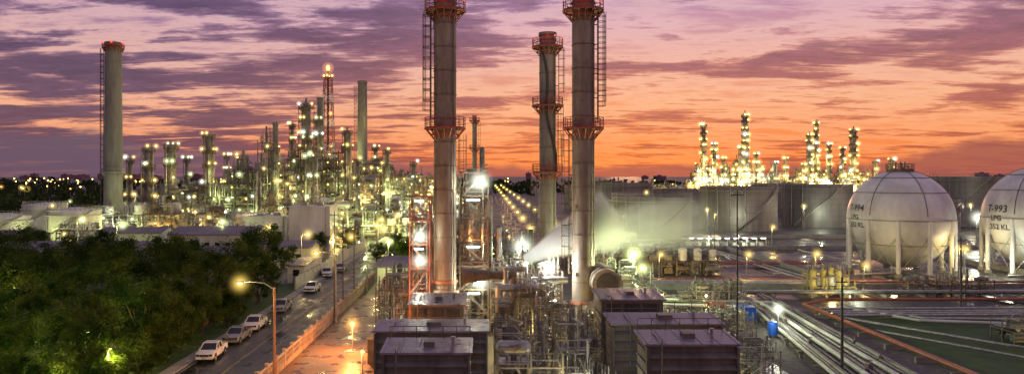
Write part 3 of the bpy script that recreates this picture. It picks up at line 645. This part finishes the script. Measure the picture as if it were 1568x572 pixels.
b=B(); b.cyl((0,0,.3),(0,0,1.8),.6,'blue',24); b.sph((0,0,1.8),.6,'blue',24,8,.35); b.cyl((0,0,2.0),(0,0,2.2),.2,'white',12)
for z in (.7,1.2,1.6): b.cyl((0,0,z),(0,0,z+.06),.63,'blue',24)
for a in range(4): b.beam((.4*math.cos(a*1.57),.4*math.sin(a*1.57),0),(.4*math.cos(a*1.57),.4*math.sin(a*1.57),.4),.15,'steel')
o=b.obj('water_tank',(35.4,90.5,0)); light(o,(-.6,-1.6,2.2),130,CW,.1)
b=B(); b.cyl((0,0,0),(0,0,3),.06,'steel',8); b.sph((0,0,3.1),.2,'eW',10,6); o=b.obj('yard_lamp',(36.9,92.5,0)); light(o,(0,-.5,3.1),600,CW,.1)
b=B(); b.cyl((0,0,0),(0,0,2.6),1.1,'brown',28); b.cyl((0,0,2.6),(0,0,2.75),1.18,'brown',28); b.ring((0,0,1.3),1.13,.08,'brown',28); b.obj('water_tank',(-11.6,78,0))
# ---------------------------------------------------------------- buildings
def building(name,x0,x1,y0,y1,h,wall='wall',roof='roof2',gable=1.0,win=True):
    b=B(); w=x1-x0; d=y1-y0; b.box(0,w,0,d,0,h,wall)
    ov=.5
    if gable>0:
        vs=[(-ov,-ov,h),(w+ov,-ov,h),(w+ov,d/2,h+gable),(-ov,d/2,h+gable),(-ov,d+ov,h),(w+ov,d+ov,h)]
        up=.12; vs2=[(a,c,e+up) for a,c,e in vs]
        b.add(vs+vs2,[(0,3,2,1),(3,4,5,2),(6,7,8,9),(9,8,11,10),(0,1,7,6),(5,4,10,11),(1,2,8,7),(2,5,11,8),(3,0,6,9),(4,3,9,10)],roof)
        b.add([(.01,0,h),(.01,d,h),(.01,d/2,h+gable)],[(0,2,1)],wall); b.add([(w-.01,0,h),(w-.01,d,h),(w-.01,d/2,h+gable)],[(0,1,2)],wall)
        k=-.4
        while k<w+.4:
            b.beam((k,-ov,h+up+.03),(k,d/2,h+gable+up+.03),.05,roof); k+=.8
    else:
        b.box(-.2,w+.2,-.2,d+.2,h,h+.3,roof)
        for i in range(2): b.box(w*(.2+.4*i),w*(.35+.4*i),d*.4,d*.6,h+.3,h+1.2,'steel')
        for hh in (.8,1.3): b.beam((0,0,h+hh),(w,0,h+hh),.07,'steel')
        b.path([(w*.9,-.2,0),(w*.9,-.2,h)],.15,'steel',8)
    if win:
        k=1.0
        while k<w-1.6:
            b.box(k,k+1.2,-.04,.05,h*.4,h*.4+1.2,'glass'); b.box(k-.08,k+1.28,-.1,-.041,h*.4-.12,h*.4-.02,wall); k+=2.6
        b.box(w*.5-.5,w*.5+.5,-.05,.04,0,min(2.2,h*.38),'dark')
    return b.obj(name,(x0,y0,0))
o=building('gatehouse',-18.2,-12.4,122,130,4.6,gable=.9); light(o,(2,-4,5),700,CG,.2)
building('office_building',-18.6,-13,134,140,4.0,gable=.8)
building('warehouse',-104,-68,142,158,5.0,'conc',gable=1.4); building('warehouse',-64,-46,140,152,4.6,'conc',gable=1.2)
building('warehouse',-79,-58,182,196,5.2,'wall',gable=1.6); building('workshop',-50,-38,158,166,4.4,'wall',gable=1.2)
building('control_building',-53,-42,196,206,11.4,'white','white',gable=0,win=False); building('control_building',-66,-54.5,200,208,8.5,'white','white',gable=0)
building('warehouse',-100,-84,188,198,5,'wall',gable=1.3); building('workshop',-37,-33.8,136,150,3.2,'white',gable=.4)
building('warehouse',-135,-112,176,188,5,'conc',gable=1.3)
b=B()
b.box(0,22,0,7,2.6,2.8,'roofmetal')
for i in range(9):
    b.beam((.3+i*2.67,.2,0),(.3+i*2.67,.2,2.6),.16,'white'); b.beam((.3+i*2.67,6.8,0),(.3+i*2.67,6.8,2.6),.16,'white')
    b.box(.6+i*2.5,1.7+i*2.5,2,5,.1,1.2,'white')
    b.box(.3+i*2.5,1.6+i*2.5,.4,.5,2.45,2.55,'eW')
o=b.obj('open_shed',(56,203,0)); light(o,(6,-1.5,2.2),900,CW,.2); light(o,(16,-1.5,2.2),900,CW,.2)
b=B(); y=128
while y<200: b.box(-33.6,-33.35,y,y+2.9,0,2.1,'wall'); b.box(-33.7,-33.25,y+2.9,y+3.2,0,2.3,'wall'); y+=3.2
b.obj('perimeter_wall')
# ---------------------------------------------------------------- pickup trucks
def pickup(x,y,mat,rot=0):
    b=B()
    def ext(pts,x0,x1,m):
        n=len(pts); vs=[(x0,p[0],p[1]) for p in pts]+[(x1,p[0],p[1]) for p in pts]
        b.add(vs,[tuple(range(n)),tuple(reversed(range(n,2*n)))]+[(i,n+i,n+(i+1)%n,(i+1)%n) for i in range(n)],m)
    def tap(pts,x0,x1,tz0,tz1,ins,m):
        n=len(pts); f=lambda z:ins*max(0,(z-tz0)/(tz1-tz0))
        vs=[(x0+f(p[1]),p[0],p[1]) for p in pts]+[(x1-f(p[1]),p[0],p[1]) for p in pts]
        b.add(vs,[tuple(range(n)),tuple(reversed(range(n,2*n)))]+[(i,n+i,n+(i+1)%n,(i+1)%n) for i in range(n)],m)
    ext([(-2.55,.45),(-2.6,.75),(-2.5,1.0),(-1.25,1.14),(.75,1.14),(.75,.42),(-1.3,.36)],-.9,.9,mat)
    ext([(.75,.42),(.75,.8),(2.55,.8),(2.55,.5)],-.9,.9,mat)
    for s in (-1,1): b.box(min(s*.9,s*.82),max(s*.9,s*.82),.76,2.55,.8,1.14,mat)
    b.box(-.82,.82,2.47,2.55,.8,1.14,mat); b.box(-.82,.82,.78,2.46,.801,.83,'dark')
    tap([(-1.3,1.13),(-.5,1.70),(.55,1.72),(.74,1.13)],-.86,.86,1.13,1.72,.14,'glass')
    tap([(-.52,1.69),(-.42,1.76),(.5,1.78),(.6,1.70)],-.87,.87,1.13,1.78,.14,mat)
    for s in (-1,1):
        for (ya,za,yb,zb) in ((-1.32,1.12,-.5,1.72),(.76,1.12,.58,1.72),(-.25,1.12,-.2,1.72)):
            b.beam((s*.875,ya,za),(s*.745,yb,zb),.09,mat)
        b.box(min(s*.9,s*1.08),max(s*.9,s*1.08),-1.05,-.9,1.1,1.28,mat)
        for yy in (-1.6,1.6):
            b.cyl((s*.66,yy,.36),(s*.93,yy,.36),.37,'tyre',20); b.cyl((s*.9,yy,.36),(s*.945,yy,.36),.2,'steel',12)
            b.cyl((s*.86,yy,.4),(s*.915,yy,.4),.46,'dark',20)
        b.box(min(s*.5,s*.86),max(s*.5,s*.86),-2.62,-2.5,.72,.92,'glass')
        b.box(min(s*.7,s*.88),max(s*.7,s*.88),2.5,2.58,.75,1.05,'red')
    b.box(-.46,.46,-2.63,-2.5,.66,.9,'dark'); b.box(-.88,.88,-2.7,-2.5,.42,.6,mat); b.box(-.25,.25,-2.715,-2.7,.45,.56,'mark')
    b.box(-.88,.88,2.56,2.68,.42,.58,'dark')
    return b.obj('pickup_truck',(x,y,.012),rot)
pickup(-30.2,80.5,'carpaint',.04); pickup(-30.1,88.5,'carpaint2',-.02); pickup(-30.2,95.5,'carpaint',.03); pickup(-30.2,108,'carpaint2'); pickup(-30,126,'carpaint')
pickup(-31.8,145,'carpaint',0.3); pickup(-30.3,152,'carpaint2')
# ---------------------------------------------------------------- trees
def tree_mesh(seed,h,cr,leaf='leaf',nc=46,nlf=260,ls=.27,low=.32,name='tree'):
    q=random.Random(seed); b=B(); th=h*low
    b.cyl((0,0,0),(q.uniform(-.2,.2),q.uniform(-.2,.2),th),.32,'bark',10,r2=.22)
    cz=h*(.64 if low>.2 else .5); hz=h*(.34 if low>.2 else .46); cent=[]
    for i in range(nc):
        while True:
            p=Vector((q.uniform(-1,1),q.uniform(-1,1),q.uniform(-1,1)))
            if .3<p.length<1: break
        cent.append(Vector((p.x*cr*.9,p.y*cr*.9,cz+p.z*hz)))
    for c in cent[:12]:
        m=Vector((c.x*.4,c.y*.4,th+(c.z-th)*.45)); b.cyl((0,0,th*.9),m,.13,'bark',6,r2=.08,cap=False); b.cyl(m,c,.08,'bark',5,r2=.03,cap=False)
    vs=[];fs=[]
    for c in cent:
        cr_=q.uniform(.5,1.4)*cr/5
        for k in range(nlf):
            d=Vector((q.gauss(0,1),q.gauss(0,1),q.gauss(0,.7))) 
            d=d.normalized()*cr_*q.uniform(.25,1.35)**.7
            p=c+d; s=ls*q.uniform(.5,1.2)
            u=Vector((q.gauss(0,1),q.gauss(0,1),q.gauss(0,.6))).normalized(); w=u.cross(Vector((q.gauss(0,1),q.gauss(0,1),q.gauss(0,1)))).normalized()
            o=len(vs); vs+= [tuple(p-u*s*.6),tuple(p+w*s*.3),tuple(p+u*s*.6),tuple(p-w*s*.3)]; fs.append((o,o+1,o+2,o+3))
    b.add(vs,fs,leaf)
    me=b.obj(name); m=me.data; bpy.data.objects.remove(me); return m
TM=[tree_mesh(900+i,11,5) for i in range(4)]; TL=[tree_mesh(950+i,8,4,low=.12,name='low_tree') for i in range(2)]
tpos=[(-36.5,66,.80),(-36,76,.86),(-36.5,87,.93),(-37,98,1.05),(-38,109,1.1),(-36.5,121,.95),(-45,70,.80),(-46,82,1.0),(-47,95,1.15),(-48,108,1.0),
(-56,78,.9),(-57,92,1.12),(-60,106,1.08),(-68,98,1.18),(-70,112,1.0),(-52,63,.78),(-62,84,1.05),(-43,59,.72),(-37,57,.68),(-50,120,.95),(-62,120,.95),(-78,118,1.1)]
for i,(x,y,s) in enumerate(tpos):
    o=bpy.data.objects.new('tree',TM[i%4]); o.location=(x,y,0); o.rotation_euler=(0,0,R.uniform(0,6.28)); k=R.uniform(.95,1.14); o.scale=(s*k,s*k,s*R.uniform(.84,1.18)); scene.collection.objects.link(o)
for i,(x,y,s) in enumerate([(-35,62,.8),(-35.0,71,.9),(-35.2,78,.85),(-35.4,84,.85),(-35.6,91.5,.85),(-36,103,.9),(-35.8,115,.9),(-41,64,.8),(-47,60,.8),(-41,80,.9),(-50,74,.9),(-36,52,.7),(-43,92,.9),(-34.6,66,.6),(-34.4,75,.5),(-34.4,97,.6)]):
    o=bpy.data.objects.new('tree',TL[i%2]); o.location=(x,y,0); o.rotation_euler=(0,0,R.uniform(0,6.28)); o.scale=(s,s,s*R.uniform(.8,1)); scene.collection.objects.link(o)
for (x,y,s) in ((-18.5,150,.62),(-15,153,.6),(-24,160,.5),(-21.5,178,.55),(-40,176,.6),(-36,190,.6),(-56,172,.6),(-17,172,.6),(27,55,.2),(28,66,.16),(27,60,.15),(25.5,63,.14),(29,58,.17),(-105,170,.7),(-112,180,.7),(-118,168,.7),(-90,165,.6),(-19,160,.55)):
    o=bpy.data.objects.new('tree' if s>.3 else 'shrub',TM[R.randint(0,3)]); o.location=(x,y,0 if s>.3 else -.4); o.rotation_euler=(0,0,R.uniform(0,6.28)); o.scale=(s,s,s); scene.collection.objects.link(o)
o=street_lamp(-19.5,145,7,.4,1500,CG,'eG',br=.2)
q=random.Random(5); b=B(); vs=[];fs=[]
def clump(cx,cy,cz,r,n,s0):
    for k in range(n):
        d=Vector((q.gauss(0,1),q.gauss(0,1),q.gauss(0,.7))).normalized()*r*q.uniform(.5,1.05); p=Vector((cx,cy,cz))+d; s=s0*q.uniform(.5,1.2)
        u=Vector((q.gauss(0,1),q.gauss(0,1),q.gauss(0,1))).normalized(); w=u.cross(Vector((q.gauss(0,1),q.gauss(0,1),q.gauss(0,1)))).normalized()
        o=len(vs); vs.extend([tuple(p-u*s),tuple(p+w*s*.7),tuple(p+u*s),tuple(p-w*s*.7)]); fs.append((o,o+1,o+2,o+3))
for i in range(420):
    y=q.uniform(240,620); x=-y*.62-q.uniform(-60,260)*1.0
    if x>-165: continue
    clump(x,y,q.uniform(4,8),q.uniform(4,7),26,1.8)
for i in range(700):
    y=q.uniform(700,1500); x=q.uniform(-1.0,1.0)*y; clump(x,y,q.uniform(3,8),q.uniform(6,11),14,4)
b.add(vs,fs,'leaf2'); b.obj('distant_tree_mass')
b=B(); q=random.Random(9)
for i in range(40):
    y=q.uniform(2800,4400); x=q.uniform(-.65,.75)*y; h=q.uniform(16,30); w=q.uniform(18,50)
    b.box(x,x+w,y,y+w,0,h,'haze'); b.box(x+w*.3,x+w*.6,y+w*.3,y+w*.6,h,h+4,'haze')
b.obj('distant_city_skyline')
b=B(); q=random.Random(19)
for i in range(90):
    y=q.uniform(500,1500); x=q.uniform(-.66,.75)*y if i<60 else q.uniform(-.66,-.45)*y; z=q.uniform(8,16); b.sph((x,y,z),.0011*y*q.uniform(.5,1),'eY' if q.random()<.8 else 'eO',6,4,rec=False); b.beam((x,y,0),(x,y,z),.3,'steel')
b.obj('distant_street_lamps')
# ---------------------------------------------------------------- steam plumes
def steam(loc,rot,L,r0,k,dens,seed,name='steam_plume',fade=1.0,nz=1.7):
    W=r0+k*L+.5
    b=B()
    m=bpy.data.materials.new('steam'); m.use_nodes=True; nt=m.node_tree; N=nt.nodes; Lk=nt.links; N.clear()
    def ma(op,a,c=None,clamp=False):
        n=N.new('ShaderNodeMath'); n.operation=op; n.use_clamp=clamp
        for i,v in enumerate((a,c)):
            if v is None: continue
            if isinstance(v,(int,float)): n.inputs[i].default_value=v
            else: Lk.new(v,n.inputs[i])
        return n.outputs[0]
    tc=N.new('ShaderNodeTexCoord'); sp=N.new('ShaderNodeSeparateXYZ'); Lk.new(tc.outputs['Object'],sp.inputs[0])
    X,Y,Z=sp.outputs
    rad=ma('SQRT',ma('ADD',ma('MULTIPLY',Y,Y),ma('MULTIPLY',Z,Z)))
    rr=ma('ADD',ma('MULTIPLY',X,k),r0)
    no=N.new('ShaderNodeTexNoise'); no.inputs['Scale'].default_value=.4; no.inputs['Detail'].default_value=4
    mp=N.new('ShaderNodeMapping'); mp.inputs['Location'].default_value=(seed,seed*2,0); mp.inputs['Scale'].default_value=(.5,1,1.2); Lk.new(tc.outputs['Object'],mp.inputs[0]); Lk.new(mp.outputs[0],no.inputs['Vector'])
    nn=ma('MULTIPLY',ma('SUBTRACT',no.outputs[0],.45),nz)
    f=ma('ADD',ma('SUBTRACT',1.0,ma('DIVIDE',rad,rr)),nn)
    edge=ma('MULTIPLY',ma('SUBTRACT',1.15,ma('DIVIDE',rad,rr)),2.5,True)
    f=ma('MULTIPLY',ma('MULTIPLY',f,1.0,True),edge)
    ft=ma('POWER',ma('SUBTRACT',1.0,ma('DIVIDE',X,L),True),fade); st=ma('MULTIPLY',X,4.0,True)
    dn=ma('MINIMUM',ma('DIVIDE',dens,rr),dens*1.5)
    f=ma('MULTIPLY',ma('MULTIPLY',f,ft),ma('MULTIPLY',st,dn))
    v=N.new('ShaderNodeVolumePrincipled'); v.inputs['Color'].default_value=(.98,.98,.96,1); v.inputs['Anisotropy'].default_value=.0
    Lk.new(f,v.inputs['Density']); o=N.new('ShaderNodeOutputMaterial'); Lk.new(v.outputs[0],o.inputs['Volume'])
    try: m.cycles.volume_step_rate=.3
    except Exception as e: print('step',e)
    M['steam%d'%seed]=m
    b.box(0,L,-W,W,-W,W,'steam%d'%seed); ob=b.obj(name,loc); ob.rotation_euler=rot; return ob
steam((4.8,93.2,9.2),(0,-math.radians(27),math.radians(3)),13,.6,.27,9,3,fade=.35,nz=.8)
steam((9.5,96,11.6),(0,-math.radians(7),math.radians(6)),22,2.2,.11,3.2,5,fade=.9,nz=1.5)
steam((11.0,86,4.2),(0,-math.radians(20),math.radians(-20)),7,.4,.2,1.5,8)
b=B()
for (x,y,h,r) in ((22.5,112,8.0,.5),):
    b.cyl((x,y,0),(x,y,h),.1,'steel',8); b.box(x-.4,x+.4,y,y+.3,h-.3,h+.4,'steel'); b.sph((x,y-.3,h),r,'eG',12,8)
b.cyl((7.6,88.6,0),(7.6,88.6,8.6),.08,'steel',8); b.sph((7.6,88.6,8.8),.2,'eW',12,8)
b.cyl((19,89,0),(19,89,8.5),.08,'steel',8); b.sph((19,89,8.7),.2,'eG',12,8)
o=b.obj('plume_fill_light'); light(o,(22.5,110.5,8),8000,(.8,1,.42),.5); light(o,(7.6,89.1,8.9),4200,(1,.98,.88),.2); light(o,(19,89.6,8.9),7000,(.88,1,.48),.3)  # lamps and poles added to brighten the steam plume
# ---------------------------------------------------------------- sky world
w=bpy.data.worlds.new('World'); scene.world=w; w.use_nodes=True; nt=w.node_tree; N=nt.nodes; L=nt.links; N.clear()
def ma(op,a,c=None,clamp=False,d=None):
    n=N.new('ShaderNodeMath'); n.operation=op; n.use_clamp=clamp
    for i,v in enumerate((a,c,d)):
        if v is None: continue
        if isinstance(v,(int,float)): n.inputs[i].default_value=v
        else: L.new(v,n.inputs[i])
    return n.outputs[0]
def ramp(fac,stops,interp='LINEAR'):
    n=N.new('ShaderNodeValToRGB'); cr=n.color_ramp; cr.interpolation=interp
    while len(cr.elements)<len(stops): cr.elements.new(.5)
    for e,(p,c) in zip(cr.elements,stops): e.position=p; e.color=c
    L.new(fac,n.inputs[0]); return n.outputs[0]
def mixc(f,a,c,mode='MIX'):
    n=N.new('ShaderNodeMix'); n.data_type='RGBA'; n.blend_type=mode
    if isinstance(f,(int,float)): n.inputs[0].default_value=f
    else: L.new(f,n.inputs[0])
    for i,v in ((6,a),(7,c)):
        if isinstance(v,tuple): n.inputs[i].default_value=v
        else: L.new(v,n.inputs[i])
    return n.outputs[2]
tc=N.new('ShaderNodeTexCoord'); sp=N.new('ShaderNodeSeparateXYZ'); L.new(tc.outputs['Generated'],sp.inputs[0]); X,Y,Z=sp.outputs
Zc=ma('MAXIMUM',Z,0.0)
zr=ma('MULTIPLY',Zc,2.5,True)
right=ramp(zr,[(0,lin(205,95,60)),(.05,lin(240,120,60)),(.12,lin(242,142,86)),(.22,lin(236,156,116)),(.36,lin(224,156,138)),(.50,lin(196,145,165)),(.58,lin(178,137,172)),(.75,lin(158,140,168)),(1,lin(162,148,174))])
left=ramp(zr,[(0,lin(120,85,100)),(.10,lin(208,125,102)),(.18,lin(234,154,124)),(.26,lin(205,142,138)),(.38,lin(172,130,150)),(.58,lin(142,112,152)),(.75,lin(145,130,163)),(1,lin(158,146,174))])
fx=N.new('ShaderNodeMapRange'); fx.interpolation_type='SMOOTHSTEP'; fx.inputs[1].default_value=-.5; fx.inputs[2].default_value=.15; L.new(X,fx.inputs[0])
base=mixc(fx.outputs[0],left,right)
gx=ma('SUBTRACT',X,.2); glow=ma('POWER',2.718,ma('MULTIPLY',ma('ADD',ma('MULTIPLY',ma('MULTIPLY',gx,gx),9),ma('MULTIPLY',Zc,17)),-1))
gy=ma('GREATER_THAN',Y,0)
glow=ma('MULTIPLY',glow,gy)
base=mixc(ma('MULTIPLY',glow,.85),base,lin(255,130,52))
inv=ma('DIVIDE',1.0,ma('ADD',Zc,.085))
cx=ma('MULTIPLY',X,inv); cy=ma('MULTIPLY',Y,inv)
cb=N.new('ShaderNodeCombineXYZ'); L.new(cx,cb.inputs[0]); L.new(cy,cb.inputs[1])
def noise(sc,rot,scale,detail,rough,loc=(0,0,0),dist=0.0):
    mp=N.new('ShaderNodeMapping'); mp.inputs['Rotation'].default_value=(0,0,rot); mp.inputs['Scale'].default_value=sc; mp.inputs['Location'].default_value=loc
    L.new(cb.outputs[0],mp.inputs[0]); n=N.new('ShaderNodeTexNoise'); n.inputs['Scale'].default_value=scale; n.inputs['Detail'].default_value=detail; n.inputs['Roughness'].default_value=rough; n.inputs['Distortion'].default_value=dist
    L.new(mp.outputs[0],n.inputs['Vector']); return n.outputs[0]
n1=noise((.85,1,1),.5,1.05,10,.58,(5.2,1.1,0),.25); n2=noise((.4,1.6,1),.42,2.4,9,.66,(7,2,1),.6); n3=noise((.8,1.2,1),.3,6.5,8,.68,(1,2,1),.3)
bias=ma('MULTIPLY',ma('SUBTRACT',fx.outputs[0],.35),-.062)
nn=ma('ADD',ma('ADD',ma('ADD',ma('MULTIPLY',n1,.52),ma('MULTIPLY',n2,.32)),ma('MULTIPLY',n3,.16)),bias)
lit=ramp(nn,[(.36,(0,0,0,1)),(.45,(1,1,1,1)),(.50,(0,0,0,1))],'EASE')
base=mixc(ma('MULTIPLY',lit,.65),base,ramp(zr,[(0,lin(255,150,78)),(.25,lin(255,196,156)),(.5,lin(238,194,194)),(1,lin(185,166,185))]))
dk=ramp(nn,[(.462,(0,0,0,1)),(.535,(1,1,1,1))],'EASE')
dcol=mixc(fx.outputs[0],ramp(zr,[(0,lin(92,68,88)),(.25,lin(94,73,98)),(.5,lin(82,65,95)),(1,lin(120,112,138))]),ramp(zr,[(0,lin(172,86,64)),(.25,lin(166,98,94)),(.5,lin(126,93,118)),(1,lin(125,112,138))]))
dn_=mixc(1.0,dcol,ramp(n3,[(.32,(.72,.72,.75,1)),(.66,(1.35,1.25,1.22,1))]),'MULTIPLY')
base=mixc(ma('MULTIPLY',dk,.92),base,dn_)
hx=ramp(ma('ADD',ma('MULTIPLY',X,.5),.5),[(0,(.6,)*3+(1,)),(.22,(.62,)*3+(1,)),(.36,(.45,)*3+(1,)),(.47,(.25,)*3+(1,)),(.58,(.14,)*3+(1,)),(.70,(.22,)*3+(1,)),(.78,(.36,)*3+(1,)),(1,(.36,)*3+(1,))])
nb=N.new('ShaderNodeTexNoise'); nb.inputs['Scale'].default_value=9; nb.inputs['Detail'].default_value=7
mpb=N.new('ShaderNodeMapping'); mpb.inputs['Scale'].default_value=(1,1,2.2); L.new(tc.outputs['Generated'],mpb.inputs[0]); L.new(mpb.outputs[0],nb.inputs['Vector'])
hh=ma('MULTIPLY',ma('ADD',hx,ma('MULTIPLY',ma('SUBTRACT',nb.outputs[0],.5),.9)),.085)
bk=ma('MULTIPLY',ma('SUBTRACT',hh,Z),90,True)
base=mixc(ma('MULTIPLY',bk,.86),base,mixc(fx.outputs[0],lin(108,86,104),lin(158,88,82)))
sky=N.new('ShaderNodeTexSky'); sky.sky_type='NISHITA'; sky.sun_disc=False; sky.sun_elevation=math.radians(1.0); sky.sun_rotation=math.radians(11)
sk=mixc(1.0,base,mixc(1.0,sky.outputs[0],(.005,.005,.005,1),'MULTIPLY'),'ADD')
bg=N.new('ShaderNodeBackground'); bg.inputs[1].default_value=1.0; L.new(sk,bg.inputs[0]); o=N.new('ShaderNodeOutputWorld'); L.new(bg.outputs[0],o.inputs[0])
s=bpy.data.lights.new('sun','SUN'); s.energy=.25; s.color=(1,.5,.25); s.angle=math.radians(3); so=bpy.data.objects.new('sun',s); scene.collection.objects.link(so)
so.rotation_euler=Vector((-math.sin(math.radians(11)),-math.cos(math.radians(11)),-.05)).to_track_quat('-Z','Y').to_euler()
# ---------------------------------------------------------------- camera
cam=bpy.data.cameras.new('camera'); cam.sensor_width=36; cam.lens=36*1120/1568; cam.shift_x=39/1568; cam.shift_y=-18/1568; cam.clip_end=12000; cam.clip_start=.5
co=bpy.data.objects.new('camera',cam); co.location=(0,0,20); co.rotation_euler=(math.pi/2,0,0); scene.collection.objects.link(co); scene.camera=co
scene.view_settings.view_transform='Standard'; scene.view_settings.look='None'; scene.view_settings.exposure=0
print('faces',sum(len(o.data.polygons) for o in scene.objects if o.type=='MESH'))
